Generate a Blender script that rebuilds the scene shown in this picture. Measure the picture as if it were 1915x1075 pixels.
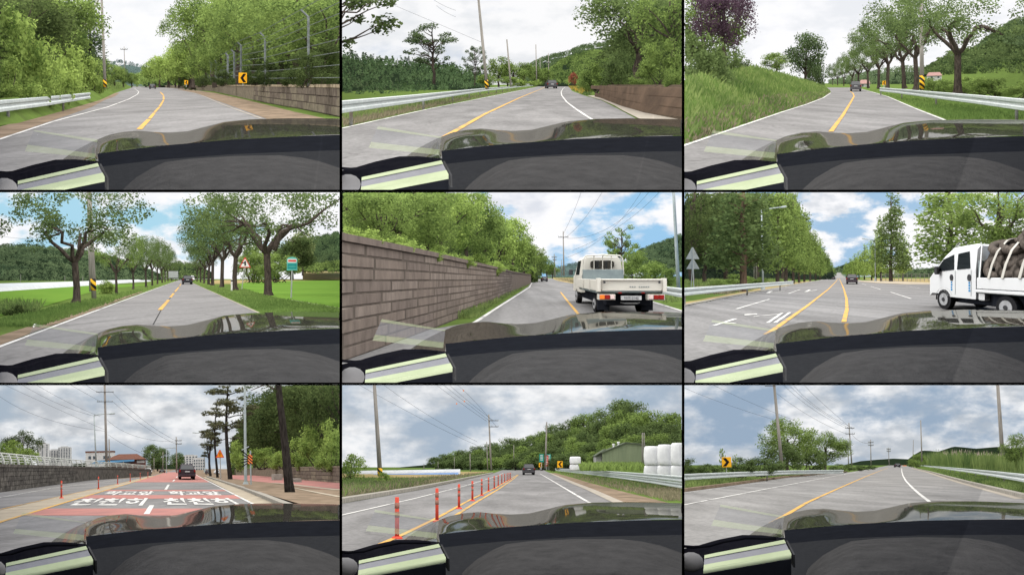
import bpy, math, random
import numpy as np

# ------------------------------------------------------------------ camera, sky, sun, exposure
for o in list(bpy.data.objects):
    bpy.data.objects.remove(o)
SC = bpy.context.scene
COL = SC.collection
FOC, S, ZK = 3000.0, 6.0, 1911.0 / 640.0     # focal length in photograph pixels, road stretch, sheet scale
FZ = FOC / S * ZK
cam_d = bpy.data.cameras.new("camera")
cam = bpy.data.objects.new("camera", cam_d)
COL.objects.link(cam)
cam.rotation_euler = (math.radians(90), 0, 0)
cam_d.sensor_fit = 'HORIZONTAL'
cam_d.sensor_width = 36.0
cam_d.lens = FOC / 1915.0 * 36.0
cam_d.clip_start = 0.05
cam_d.clip_end = 20000
SC.camera = cam

world = bpy.data.worlds.new("World")
SC.world = world
world.use_nodes = True
wn = world.node_tree
wn.nodes.clear()
w_out = wn.nodes.new("ShaderNodeOutputWorld")
w_bg = wn.nodes.new("ShaderNodeBackground")
w_sky = wn.nodes.new("ShaderNodeTexSky")
w_sky.sky_type = 'NISHITA'
w_sky.sun_disc = False
SUN_EL, SUN_ROT = math.radians(58), math.radians(200)
w_sky.sun_elevation = SUN_EL
w_sky.sun_rotation = SUN_ROT
w_bg.inputs[1].default_value = 0.12
wn.links.new(w_sky.outputs[0], w_bg.inputs[0])
wn.links.new(w_bg.outputs[0], w_out.inputs[0])
sun_d = bpy.data.lights.new("sun", 'SUN')
sun_d.energy = 2.5
sun_d.angle = math.radians(0.5)
sun_d.color = (1.0, 0.96, 0.9)
sun = bpy.data.objects.new("sun", sun_d)
COL.objects.link(sun)
sun.rotation_euler = (math.radians(90) - SUN_EL, 0, math.radians(20))
SC.view_settings.view_transform = 'Standard'
SC.view_settings.look = 'None'
SC.view_settings.gamma = 1.0
SC.view_settings.use_curve_mapping = False
SC.view_settings.exposure = 0.0
SC.render.engine = 'CYCLES'
SC.cycles.use_denoising = True
SC.cycles.max_bounces = 6
SC.cycles.diffuse_bounces = 3
SC.cycles.glossy_bounces = 3
SC.cycles.transmission_bounces = 2
SC.cycles.transparent_max_bounces = 10
SC.cycles.caustics_reflective = False
SC.cycles.caustics_refractive = False


# ------------------------------------------------------------------ materials
MATS = {}

def nodes(name):
    m = bpy.data.materials.new(name)
    m.use_nodes = True
    t = m.node_tree
    t.nodes.clear()
    out = t.nodes.new("ShaderNodeOutputMaterial")
    return m, t, out

def M(name, c1, c2=None, scale=2.0, rough=0.8, spec=0.0, stretch=(1, 1, 1), metal=0.0, lo=0.35, hi=0.65, bump=0.0, detail=5):
    if name in MATS:
        return MATS[name]
    m, t, out = nodes(name)
    b = t.nodes.new("ShaderNodeBsdfPrincipled")
    b.inputs["Roughness"].default_value = rough
    b.inputs["Specular IOR Level"].default_value = spec
    b.inputs["Metallic"].default_value = metal
    if c2 is None:
        c2 = tuple(x * 0.82 for x in c1)
    tc = t.nodes.new("ShaderNodeTexCoord")
    mp = t.nodes.new("ShaderNodeMapping")
    mp.inputs["Scale"].default_value = stretch
    nz = t.nodes.new("ShaderNodeTexNoise")
    nz.inputs["Scale"].default_value = scale
    nz.inputs["Detail"].default_value = detail
    nz.inputs["Roughness"].default_value = 0.65
    rp = t.nodes.new("ShaderNodeValToRGB")
    rp.color_ramp.elements[0].position = lo
    rp.color_ramp.elements[1].position = hi
    rp.color_ramp.elements[0].color = (*c2, 1)
    rp.color_ramp.elements[1].color = (*c1, 1)
    L = t.links.new
    L(tc.outputs["Object"], mp.inputs[0]); L(mp.outputs[0], nz.inputs[0])
    L(nz.outputs[0], rp.inputs[0]); L(rp.outputs[0], b.inputs["Base Color"])
    if bump:
        bp = t.nodes.new("ShaderNodeBump")
        bp.inputs["Strength"].default_value = bump
        bp.inputs["Distance"].default_value = 0.05
        L(nz.outputs[0], bp.inputs["Height"]); L(bp.outputs[0], b.inputs["Normal"])
    L(b.outputs[0], out.inputs[0])
    MATS[name] = m
    return m

def asphaltmat(name, base):
    """worn asphalt: coarse grain, blotches, faint wheel tracks and hairline cracks"""
    m, t, out = nodes(name)
    L = t.links.new
    b = t.nodes.new("ShaderNodeBsdfPrincipled"); b.inputs["Roughness"].default_value = 0.9; b.inputs["Specular IOR Level"].default_value = 0.0
    tc = t.nodes.new("ShaderNodeTexCoord")
    def ns(sc, stretch, det, a, z):
        mp = t.nodes.new("ShaderNodeMapping"); mp.inputs["Scale"].default_value = stretch
        n = t.nodes.new("ShaderNodeTexNoise"); n.inputs["Scale"].default_value = sc; n.inputs["Detail"].default_value = det; n.inputs["Roughness"].default_value = .6
        r = t.nodes.new("ShaderNodeMapRange"); r.inputs["From Min"].default_value = .3; r.inputs["From Max"].default_value = .7
        r.inputs["To Min"].default_value = a; r.inputs["To Max"].default_value = z
        L(tc.outputs["Object"], mp.inputs[0]); L(mp.outputs[0], n.inputs[0]); L(n.outputs[0], r.inputs[0])
        return r
    k = [ns(9, (1, .3, 1), 4, .82, 1.16), ns(.45, (1, .12, 1), 4, .86, 1.12), ns(.9, (1, .006, 1), 2, .8, 1.12)]
    v = t.nodes.new("ShaderNodeTexVoronoi"); v.feature = 'DISTANCE_TO_EDGE'; v.inputs["Scale"].default_value = .22
    mp = t.nodes.new("ShaderNodeMapping"); mp.inputs["Scale"].default_value = (1, .3, 1)
    wn_ = t.nodes.new("ShaderNodeTexNoise"); wn_.inputs["Scale"].default_value = 1.2
    ad = t.nodes.new("ShaderNodeVectorMath"); ad.operation = 'MULTIPLY_ADD'; ad.inputs[1].default_value = (.8, .8, 0)
    L(tc.outputs["Object"], mp.inputs[0]); L(mp.outputs[0], wn_.inputs[0]); L(wn_.outputs[1], ad.inputs[0]); L(mp.outputs[0], ad.inputs[2]); L(ad.outputs[0], v.inputs[0])
    cr = t.nodes.new("ShaderNodeMapRange"); cr.inputs["From Min"].default_value = .0; cr.inputs["From Max"].default_value = .008; cr.inputs["To Min"].default_value = .82; cr.inputs["To Max"].default_value = 1.0
    L(v.outputs["Distance"], cr.inputs[0])
    x = None
    for q in k + [cr]:
        if x is None: x = q.outputs[0]; continue
        mm = t.nodes.new("ShaderNodeMath"); mm.operation = 'MULTIPLY'; L(x, mm.inputs[0]); L(q.outputs[0], mm.inputs[1]); x = mm.outputs[0]
    sc = t.nodes.new("ShaderNodeVectorMath"); sc.operation = 'SCALE'; sc.inputs[0].default_value = base
    L(x, sc.inputs["Scale"]); L(sc.outputs[0], b.inputs["Base Color"]); L(b.outputs[0], out.inputs[0])
    MATS[name] = m

def leafmat(name, dark, light, scale=6.0, trans=0.42):
    if name in MATS:
        return MATS[name]
    m, t, out = nodes(name)
    L = t.links.new
    tc = t.nodes.new("ShaderNodeTexCoord")
    nz = t.nodes.new("ShaderNodeTexNoise"); nz.inputs["Scale"].default_value = scale; nz.inputs["Detail"].default_value = 3
    wn_ = t.nodes.new("ShaderNodeTexWhiteNoise")
    geo = t.nodes.new("ShaderNodeNewGeometry")
    oi = t.nodes.new("ShaderNodeObjectInfo")
    a = t.nodes.new("ShaderNodeMath"); a.operation = 'MULTIPLY_ADD'; a.inputs[1].default_value = 0.26
    L(tc.outputs["Generated"], nz.inputs[0])
    L(geo.outputs["Random Per Island"], a.inputs[0]); L(nz.outputs[0], a.inputs[2])
    c = t.nodes.new("ShaderNodeMath"); c.operation = 'MULTIPLY_ADD'; c.inputs[1].default_value = 0.16
    L(oi.outputs["Random"], c.inputs[0]); L(a.outputs[0], c.inputs[2])
    rp = t.nodes.new("ShaderNodeValToRGB")
    rp.color_ramp.elements[0].position = 0.42; rp.color_ramp.elements[0].color = (*dark, 1)
    rp.color_ramp.elements[1].position = 0.92; rp.color_ramp.elements[1].color = (*light, 1)
    L(c.outputs[0], rp.inputs[0])
    d = t.nodes.new("ShaderNodeBsdfDiffuse"); tr = t.nodes.new("ShaderNodeBsdfTranslucent"); mx = t.nodes.new("ShaderNodeMixShader")
    mx.inputs[0].default_value = trans
    L(rp.outputs[0], d.inputs[0]); L(rp.outputs[0], tr.inputs[0])
    L(d.outputs[0], mx.inputs[1]); L(tr.outputs[0], mx.inputs[2]); L(mx.outputs[0], out.inputs[0])
    MATS[name] = m
    return m

def glossmat(name, base, gloss=0.3, rough=0.05, tint=(1, 1, 1)):
    if name in MATS:
        return MATS[name]
    m, t, out = nodes(name)
    d = t.nodes.new("ShaderNodeBsdfDiffuse"); d.inputs[0].default_value = (*base, 1)
    g = t.nodes.new("ShaderNodeBsdfGlossy"); g.inputs[0].default_value = (*tint, 1); g.inputs[1].default_value = rough
    mx = t.nodes.new("ShaderNodeMixShader"); mx.inputs[0].default_value = gloss
    t.links.new(d.outputs[0], mx.inputs[1]); t.links.new(g.outputs[0], mx.inputs[2]); t.links.new(mx.outputs[0], out.inputs[0])
    MATS[name] = m
    return m

def panemat():
    m, t, out = nodes("windscreen_glass")
    a = t.nodes.new("ShaderNodeBsdfTransparent"); a.inputs[0].default_value = (0.95, 0.96, 0.95, 1)
    g = t.nodes.new("ShaderNodeBsdfGlossy"); g.inputs[0].default_value = (1, 1, 1, 1); g.inputs[1].default_value = 0.02
    mx = t.nodes.new("ShaderNodeMixShader"); mx.inputs[0].default_value = 0.34
    t.links.new(a.outputs[0], mx.inputs[1]); t.links.new(g.outputs[0], mx.inputs[2]); t.links.new(mx.outputs[0], out.inputs[0])
    MATS["windscreen_glass"] = m

def stripemat(name, ca, cb, freq, ax=1.0, az=1.0):
    """painted warning stripes on a sleeve"""
    if name in MATS:
        return MATS[name]
    m, t, out = nodes(name)
    b = t.nodes.new("ShaderNodeBsdfPrincipled"); b.inputs["Roughness"].default_value = 0.6; b.inputs["Specular IOR Level"].default_value = 0.1
    tc = t.nodes.new("ShaderNodeTexCoord"); sp = t.nodes.new("ShaderNodeSeparateXYZ")
    m1 = t.nodes.new("ShaderNodeMath"); m1.operation = 'MULTIPLY'; m1.inputs[1].default_value = ax * freq
    m2 = t.nodes.new("ShaderNodeMath"); m2.operation = 'MULTIPLY_ADD'; m2.inputs[1].default_value = az * freq
    fr = t.nodes.new("ShaderNodeMath"); fr.operation = 'FRACT'
    gt = t.nodes.new("ShaderNodeMath"); gt.operation = 'GREATER_THAN'; gt.inputs[1].default_value = 0.5
    mx = t.nodes.new("ShaderNodeMix"); mx.data_type = 'RGBA'
    mx.inputs[6].default_value = (*ca, 1); mx.inputs[7].default_value = (*cb, 1)
    L = t.links.new
    L(tc.outputs["Object"], sp.inputs[0]); L(sp.outputs[0], m1.inputs[0]); L(sp.outputs[2], m2.inputs[0]); L(m1.outputs[0], m2.inputs[2])
    L(m2.outputs[0], fr.inputs[0]); L(fr.outputs[0], gt.inputs[0]); L(gt.outputs[0], mx.inputs[0]); L(mx.outputs[2], b.inputs["Base Color"])
    L(b.outputs[0], out.inputs[0])
    MATS[name] = m
    return m

def skymat(name, blue, white, grey, cover, shade, scale, off, unit, up):
    """cloudy sky that gives the place its daylight: blue gaps, white and grey cloud"""
    m, t, out = nodes(name)
    L = t.links.new
    tc = t.nodes.new("ShaderNodeTexCoord"); mp = t.nodes.new("ShaderNodeMapping")
    mp.inputs["Scale"].default_value = (scale / unit, 0.15 * scale / unit, 2.1 * scale / unit)
    mp.inputs["Location"].default_value = off
    L(tc.outputs["Object"], mp.inputs[0])
    def ns(sc, det, ro, dist, loc):
        q = t.nodes.new("ShaderNodeMapping"); q.inputs["Location"].default_value = loc
        n = t.nodes.new("ShaderNodeTexNoise"); n.inputs["Scale"].default_value = sc; n.inputs["Detail"].default_value = det
        n.inputs["Roughness"].default_value = ro; n.inputs["Distortion"].default_value = dist
        L(mp.outputs[0], q.inputs[0]); L(q.outputs[0], n.inputs[0])
        return n
    n1 = ns(1.0, 9, 0.58, 0.0, (0, 0, 0)); n2 = ns(1.9, 9, 0.58, 0.0, (5.2, 1.3, 7.7))
    r1 = t.nodes.new("ShaderNodeValToRGB"); r1.color_ramp.elements[0].position = cover[0]; r1.color_ramp.elements[1].position = cover[1]
    r1.color_ramp.interpolation = 'EASE'
    r2 = t.nodes.new("ShaderNodeValToRGB"); r2.color_ramp.elements[0].position = shade[0]; r2.color_ramp.elements[1].position = shade[1]
    r2.color_ramp.elements[0].color = (*grey, 1); r2.color_ramp.elements[1].color = (*white, 1)
    r2.color_ramp.interpolation = 'EASE'
    L(n1.outputs[0], r1.inputs[0]); L(n2.outputs[0], r2.inputs[0])
    mx = t.nodes.new("ShaderNodeMix"); mx.data_type = 'RGBA'; mx.inputs[6].default_value = (*blue, 1)
    L(r1.outputs[0], mx.inputs[0]); L(r2.outputs[0], mx.inputs[7])
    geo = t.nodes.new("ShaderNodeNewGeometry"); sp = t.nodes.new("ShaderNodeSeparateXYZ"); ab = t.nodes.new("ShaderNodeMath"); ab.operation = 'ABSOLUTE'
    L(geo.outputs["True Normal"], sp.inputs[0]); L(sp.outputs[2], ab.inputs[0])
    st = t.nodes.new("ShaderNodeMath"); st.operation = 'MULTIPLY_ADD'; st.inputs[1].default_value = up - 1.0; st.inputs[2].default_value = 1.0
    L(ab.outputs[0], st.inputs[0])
    e = t.nodes.new("ShaderNodeEmission")
    # overhead, out of view: made whiter and brighter than visible sky to light ground
    wh = t.nodes.new("ShaderNodeMix"); wh.data_type = 'RGBA'; wh.inputs[7].default_value = (1.0, 0.985, 0.96, 1)
    hf = t.nodes.new("ShaderNodeMath"); hf.operation = 'MULTIPLY'; hf.inputs[1].default_value = 0.9
    L(ab.outputs[0], hf.inputs[0]); L(hf.outputs[0], wh.inputs[0]); L(mx.outputs[2], wh.inputs[6])
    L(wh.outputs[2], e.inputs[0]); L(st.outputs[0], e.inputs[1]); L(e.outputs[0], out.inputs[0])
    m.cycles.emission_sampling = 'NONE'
    MATS[name] = m
    return m


# ------------------------------------------------------------------ places: nine views side by side
class Cell:
    def __init__(s, col, row, v0, where, H=1.25):
        s.col, s.row, s.v0, s.H, s.where = col, row, v0, H, where
        s.u0 = 955.0
        s.ox, s.oy = (0, 638, 1275)[col], (0, 358, 715)[row]
        x0, y0 = 640 * col, 360 * row
        x1, y1 = x0 + 635, y0 + 355
        if col == 0: x0 -= 3
        if col == 2: x1 += 3
        if row == 0: y0 -= 3
        if row == 2: y1 += 3
        s.b = ((x0 - 957.5) / FOC, (x1 - 957.5) / FOC, (537.5 - y1) / FOC, (537.5 - y0) / FOC)
        s.vp = s.ray(s.u0, v0)
        y = np.array([s.vp[0], 1.0, s.vp[1]]); y /= np.linalg.norm(y)
        x = np.cross(y, (0, 0, 1.0)); x /= np.linalg.norm(x)
        s.R = np.column_stack([x, y, np.cross(x, y)])
    def ray(s, u, v):
        return ((s.ox + u / ZK - 957.5) / FOC, (537.5 - (s.oy + v / ZK)) / FOC)
    def pt(s, u, v, D):
        r = s.ray(u, v); Y = S * D
        return np.array([r[0] * Y, Y, r[1] * Y])
    def loc(s, X, h, D):
        Y = S * D
        return np.array([s.vp[0] * Y + X, Y, s.vp[1] * Y + h - s.H])
    def gp(s, u, v, h=0.0):
        """place on the level h above the road that is seen at (u, v): X across, D ahead"""
        D = FZ * (s.H - h) / max(v - s.v0, 0.5)
        return (u - s.u0) * D / FZ, D
    def g(s, u, v, h=0.0, lift=0.0):
        X, D = s.gp(u, v, h)
        return s.loc(X, h + lift, D)
    def D_of(s, v):
        return FZ * s.H / (v - s.v0)
    def vg(s, D):
        return s.v0 + FZ * s.H / D

def clip(V, F, cell, leafy=False):
    V = np.asarray(V, float)
    if cell is None:
        return V, F
    a0, a1, b0, b1 = cell.b
    d = np.stack([V[:, 0] - a0 * V[:, 1], a1 * V[:, 1] - V[:, 0], V[:, 2] - b0 * V[:, 1], b1 * V[:, 1] - V[:, 2]], 1)
    ins = (d >= 0)
    if ins.all():
        return V, F
    if leafy:
        F = np.asarray(F)
        ok = ins.all(1)[F].all(1)
        return compact(V, F[ok])
    verts = [tuple(v) for v in V]; out = []
    allin = ins.all(1)
    for f in F:
        f = list(f)
        if allin[f].all():
            out.append(f); continue
        if (~ins[f]).all(0).any():
            continue
        poly = [V[i] for i in f]
        for k in range(4):
            def dist(p):
                return (p[0] - a0 * p[1], a1 * p[1] - p[0], p[2] - b0 * p[1], b1 * p[1] - p[2])[k]
            new = []
            for i in range(len(poly)):
                p, q = poly[i], poly[(i + 1) % len(poly)]
                dp, dq = dist(p), dist(q)
                if dp >= 0: new.append(p)
                if (dp >= 0) != (dq >= 0):
                    new.append(p + (q - p) * (dp / (dp - dq)))
            poly = new
            if len(poly) < 3: break
        if len(poly) >= 3:
            i0 = len(verts)
            verts += [tuple(p) for p in poly]
            out.append(list(range(i0, i0 + len(poly))))
    return compact(np.array(verts), out)

def compact(V, F):
    if len(F) == 0:
        return np.zeros((0, 3)), []
    if isinstance(F, np.ndarray):
        u, inv = np.unique(F.ravel(), return_inverse=True)
        return V[u], inv.reshape(F.shape)
    u = sorted({i for f in F for i in f}); m = {o: n for n, o in enumerate(u)}
    return V[u], [[m[i] for i in f] for f in F]

def mk_mesh(name, V, F, mat, smooth=False):
    me = bpy.data.meshes.new(name)
    if isinstance(F, np.ndarray) and F.ndim == 2:
        n, k = F.shape
        me.vertices.add(len(V)); me.vertices.foreach_set("co", np.asarray(V, np.float32).ravel())
        me.loops.add(n * k); me.loops.foreach_set("vertex_index", F.astype(np.int32).ravel())
        me.polygons.add(n); me.polygons.foreach_set("loop_start", np.arange(0, n * k, k, dtype=np.int32))
        me.polygons.foreach_set("loop_total", np.full(n, k, np.int32))
        me.update(calc_edges=True)
    else:
        me.from_pydata([tuple(v) for v in V], [], [tuple(f) for f in F])
    me.materials.append(MATS[mat] if isinstance(mat, str) else mat)
    if smooth:
        me.polygons.foreach_set("use_smooth", np.ones(len(me.polygons), bool))
    return me

def link(name, data, parent=None, loc=None):
    o = bpy.data.objects.new(name, data)
    COL.objects.link(o)
    if parent is not None: o.parent = parent
    if loc is not None: o.location = loc
    return o

def tag(o, label=None, cat=None, group=None, kind=None):
    if o is None: return None
    if label: o["label"] = label
    if cat: o["category"] = cat
    if group: o["group"] = group
    if kind: o["kind"] = kind
    return o

class Thing:
    """an Empty at a thing's base and its parts, all cut off where the place ends"""
    def __init__(s, cell, name, base, label=None, cat=None, group=None, kind=None):
        s.cell, s.base = cell, np.array(base, float)
        s.o = link(name, None, None, tuple(s.base))
        tag(s.o, label, cat, group, kind)
        s.n = 0
    def part(s, name, V, F, mat, parent=None, smooth=False, leafy=False, kind=None):
        V, F = clip(V, F, s.cell, leafy)
        if len(F) == 0: return None
        o = link(name, mk_mesh(name, V - s.base, F, mat, smooth), parent or s.o)
        if kind: o["kind"] = kind
        s.n += 1
        return o
    def done(s):
        if s.n == 0:
            bpy.data.objects.remove(s.o); return None
        return s.o

def single(cell, name, V, F, mat, label=None, cat=None, group=None, kind=None, smooth=False, leafy=False):
    V, F = clip(V, F, cell, leafy)
    if len(F) == 0: return None
    b = V.mean(0); b[2] = V[:, 2].min()
    o = link(name, mk_mesh(name, V - b, F, mat, smooth), None, tuple(b))
    return tag(o, label, cat, group, kind)


# ------------------------------------------------------------------ shape helpers: all return (V, F)
def join(*ms):
    V, F, n = [], [], 0
    for v, f in ms:
        V.append(np.asarray(v, float)); F += [[i + n for i in q] for q in f]; n += len(v)
    return np.concatenate(V), F

def box(x0, x1, y0, y1, z0, z1):
    V = np.array([[x, y, z] for x in (x0, x1) for y in (y0, y1) for z in (z0, z1)], float)
    return V, [[0, 1, 3, 2], [4, 6, 7, 5], [0, 4, 5, 1], [2, 3, 7, 6], [0, 2, 6, 4], [1, 5, 7, 3]]

def bbox(x0, x1, y0, y1, z0, z1, c=0.02):
    """box with its edges taken off"""
    V, F = [], []
    def ring(z, k):
        return [(x0 + k, y0 + c, z), (x0 + c, y0 + k, z), (x1 - c, y0 + k, z), (x1 - k, y0 + c, z), (x1 - k, y1 - c, z), (x1 - c, y1 - k, z), (x0 + c, y1 - k, z), (x0 + k, y1 - c, z)]
    for z, k in ((z0, c), (z0 + c, 0), (z1 - c, 0), (z1, c)):
        V += ring(z, min(k, c * 0.999))
    for r in range(3):
        for i in range(8):
            j = (i + 1) % 8
            F.append([r * 8 + i, r * 8 + j, r * 8 + 8 + j, r * 8 + 8 + i])
    F += [list(range(7, -1, -1)), list(range(24, 32))]
    return np.array(V, float), F

def tube(P, R, n=8, cap=True):
    P = [np.array(p, float) for p in P]
    if not hasattr(R, '__len__'): R = [R] * len(P)
    V, F = [], []
    for i, p in enumerate(P):
        t = P[min(i + 1, len(P) - 1)] - P[max(i - 1, 0)]
        t = t / (np.linalg.norm(t) + 1e-9)
        a = np.cross(t, (0, 1, 0)) if abs(t[1]) < 0.9 else np.cross(t, (0, 0, 1))
        a /= np.linalg.norm(a); b = np.cross(t, a)
        for k in range(n):
            w = 2 * math.pi * k / n
            V.append(p + R[i] * (a * math.cos(w) + b * math.sin(w)))
    for i in range(len(P) - 1):
        for k in range(n):
            j = (k + 1) % n
            F.append([i * n + k, i * n + j, (i + 1) * n + j, (i + 1) * n + k])
    if cap:
        F += [list(range(n - 1, -1, -1)), list(range((len(P) - 1) * n, len(P) * n))]
    return np.array(V), F

def prism(poly, d0, d1):
    """polygon in x, z pushed from y = d0 to y = d1"""
    n = len(poly)
    V = [(x, d0, z) for x, z in poly] + [(x, d1, z) for x, z in poly]
    F = [list(range(n)), list(range(2 * n - 1, n - 1, -1))] + [[i, i + n, (i + 1) % n + n, (i + 1) % n] for i in range(n)]
    return np.array(V, float), F

def loft(rings, close=True, cap=True):
    n = len(rings[0]); V = np.array([p for r in rings for p in r], float); F = []
    for i in range(len(rings) - 1):
        for k in range(n if close else n - 1):
            j = (k + 1) % n
            F.append([i * n + k, i * n + j, (i + 1) * n + j, (i + 1) * n + k])
    if cap and close:
        F += [list(range(n - 1, -1, -1)), list(range((len(rings) - 1) * n, len(rings) * n))]
    return V, F

def torus(R, r, n=20, m=10, sq=1.0):
    V, F = [], []
    for i in range(n):
        a = 2 * math.pi * i / n
        for k in range(m):
            b = 2 * math.pi * k / m
            w = R + r * math.cos(b)
            V.append((w * math.cos(a), w * math.sin(a), sq * r * math.sin(b)))
    for i in range(n):
        for k in range(m):
            F.append([i * m + k, ((i + 1) % n) * m + k, ((i + 1) % n) * m + (k + 1) % m, i * m + (k + 1) % m])
    return np.array(V), F

def xform(m, R=None, t=(0, 0, 0)):
    V = np.asarray(m[0], float)
    if R is not None: V = V @ np.asarray(R, float).T
    return V + np.array(t, float), m[1]

def rotx(a):
    c, s_ = math.cos(a), math.sin(a); return np.array([[1, 0, 0], [0, c, -s_], [0, s_, c]])
def roty(a):
    c, s_ = math.cos(a), math.sin(a); return np.array([[c, 0, s_], [0, 1, 0], [-s_, 0, c]])
def rotz(a):
    c, s_ = math.cos(a), math.sin(a); return np.array([[c, -s_, 0], [s_, c, 0], [0, 0, 1]])

def lerp_rows(rows, k=4):
    out = []
    for a, b in zip(rows[:-1], rows[1:]):
        for i in range(k):
            t = i / k
            out.append(tuple(p + (q - p) * t for p, q in zip(a, b)))
    out.append(rows[-1])
    return out

def resample(P, k):
    return lerp_rows([tuple(p) for p in P], k)

def strip(A, B):
    V = np.concatenate([np.array(A, float), np.array(B, float)]); n = len(A)
    return V, [[i, i + 1, n + i + 1, n + i] for i in range(n - 1)]

def text_mesh(txt, bold=0.0):
    c = bpy.data.curves.new("lettering", 'FONT'); c.body = txt; c.size = 1.0; c.offset = bold; c.resolution_u = 2
    c.align_x = 'CENTER'
    o = bpy.data.objects.new("lettering", c); COL.objects.link(o)
    dg = bpy.context.evaluated_depsgraph_get(); dg.update()
    me = o.evaluated_get(dg).to_mesh()
    V = np.array([v.co[:] for v in me.vertices]) if len(me.vertices) else np.zeros((0, 3))
    F = [list(p.vertices) for p in me.polygons]
    o.evaluated_get(dg).to_mesh_clear()
    bpy.data.objects.remove(o); bpy.data.curves.remove(c)
    return V, F

# ------------------------------------------------------------------ the materials of the places
asphaltmat("asphalt", (0.158, 0.153, 0.151))
asphaltmat("asphalt_pale", (0.176, 0.171, 0.166))
M("concrete_edge", (0.3, 0.27, 0.23), (0.2, 0.18, 0.15), scale=2)
M("kerb_stone", (0.27, 0.25, 0.22), (0.17, 0.16, 0.14), scale=3)
M("soil", (0.2, 0.15, 0.11), (0.11, 0.085, 0.06), scale=1.2, stretch=(1, 0.3, 1))
M("white_paint", (0.45, 0.44, 0.42), (0.2, 0.195, 0.19), scale=2.2, stretch=(1, .12, 1), lo=.33, hi=.5, detail=8)
M("yellow_paint", (0.42, 0.25, 0.08), (0.2, 0.165, 0.11), scale=2.2, stretch=(1, .12, 1), lo=.33, hi=.5, detail=8)
M("red_surface", (0.32, 0.15, 0.13), (0.24, 0.125, 0.115), scale=1.2, stretch=(1, .15, 1))
M("beige_surface", (0.3, 0.26, 0.2), (0.22, 0.19, 0.15), scale=1.4, stretch=(1, .2, 1))
M("grass_ground", (0.085, 0.13, 0.03), (0.06, 0.085, 0.025), scale=0.8, stretch=(1, .3, 1))
M("paddy", (0.1, 0.175, 0.03), (0.075, 0.145, 0.025), scale=0.25, stretch=(1, .3, 1))
M("dry_field", (0.28, 0.2, 0.11), (0.16, 0.15, 0.06), scale=0.3, stretch=(1, .3, 1))
M("tar_seam", (0.04, 0.04, 0.04))
M("galvanised", (0.33, 0.36, 0.35), (0.22, 0.25, 0.25), scale=3, rough=0.5, spec=0.3, metal=0.0)
M("rail_post", (0.2, 0.21, 0.2), (0.12, 0.1, 0.08), scale=4)
M("pole_concrete", (0.24, 0.22, 0.2), (0.15, 0.14, 0.125), scale=1.5, stretch=(3, 3, .4))
M("steel_dark", (0.06, 0.06, 0.065), (0.03, 0.03, 0.03))
M("lamp_steel", (0.3, 0.33, 0.33), (0.22, 0.25, 0.25))
M("wire", (0.045, 0.045, 0.05))
M("fence_post", (0.135, 0.15, 0.148), (0.08, 0.09, 0.087), scale=3)
M("bark", (0.075, 0.06, 0.05), (0.03, 0.024, 0.02), scale=6, stretch=(2, 2, .5), lo=.4, hi=.6, bump=.6)
M("bark_black", (0.032, 0.028, 0.025), (0.014, 0.012, 0.011), scale=6, stretch=(2, 2, .5), lo=.4, hi=.6, bump=.6)
M("soil_dark", (0.075, 0.055, 0.04), (0.035, 0.028, 0.02), scale=2)
M("bark_brown", (0.14, 0.095, 0.065), (0.06, 0.04, 0.03), scale=5, stretch=(2, 2, .4), bump=.6)
M("stone_wall_a", (0.2, 0.17, 0.13), (0.1, 0.085, 0.065), scale=2.2)
M("stone_wall_b", (0.15, 0.125, 0.1), (0.08, 0.065, 0.055), scale=2.2)
M("stone_cap", (0.34, 0.28, 0.2), (0.16, 0.13, 0.09), scale=1.5)
M("mortar", (0.085, 0.07, 0.06), (0.06, 0.05, 0.043))
M("concrete_wall", (0.12, 0.085, 0.062), (0.075, 0.055, 0.042), scale=0.9, stretch=(1, .2, 2))
M("block_a", (0.145, 0.117, 0.1), (0.1, 0.081, 0.07), scale=1.6, bump=.4)
M("block_b", (0.132, 0.107, 0.093), (0.09, 0.073, 0.064), scale=1.6, bump=.4)
M("block_c", (0.165, 0.135, 0.117), (0.11, 0.09, 0.078), scale=1.6, bump=.4)
M("dark_stone", (0.115, 0.105, 0.094), (0.042, 0.039, 0.036), scale=2.2, lo=.4, hi=.62)
M("dark_stone_b", (0.088, 0.081, 0.074), (0.034, 0.031, 0.029), scale=2.2, lo=.4, hi=.62)
M("railing_paint", (0.42, 0.43, 0.4), (0.3, 0.31, 0.29), scale=3)
M("sign_yellow", (0.72, 0.36, 0.02), (0.62, 0.3, 0.02), scale=5)
M("sign_black", (0.012, 0.012, 0.014))
M("sign_white", (0.6, 0.58, 0.55))
M("sign_red", (0.5, 0.05, 0.04))
M("sign_orange", (0.72, 0.22, 0.02), (0.6, 0.18, 0.02))
M("sign_green", (0.02, 0.2, 0.16))
M("sign_teal", (0.1, 0.35, 0.3))
M("sign_teal_dark", (0.02, 0.2, 0.19))
M("sign_back", (0.3, 0.31, 0.3), (0.22, 0.23, 0.22))
M("post_red", (0.5, 0.07, 0.045), (0.42, 0.06, 0.04), scale=4)
M("post_band", (0.27, 0.13, 0.1), (0.19, 0.11, 0.09), scale=4)
glossmat("car_paint", (0.022, 0.021, 0.024), 0.025, 0.3)
glossmat("car_paint_grey", (0.05, 0.048, 0.052), 0.025, 0.3)
glossmat("car_paint_plum", (0.03, 0.022, 0.028), 0.03, 0.25)
glossmat("car_paint_white", (0.55, 0.56, 0.57), 0.06, 0.25)
glossmat("car_glass", (0.01, 0.012, 0.014), 0.05, 0.05)
M("tyre", (0.022, 0.022, 0.024), (0.014, 0.014, 0.015), scale=8)
M("rim", (0.3, 0.3, 0.31), (0.2, 0.2, 0.2))
M("tail_red", (0.2, 0.015, 0.013))
M("tail_amber", (0.65, 0.17, 0.03))
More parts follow.
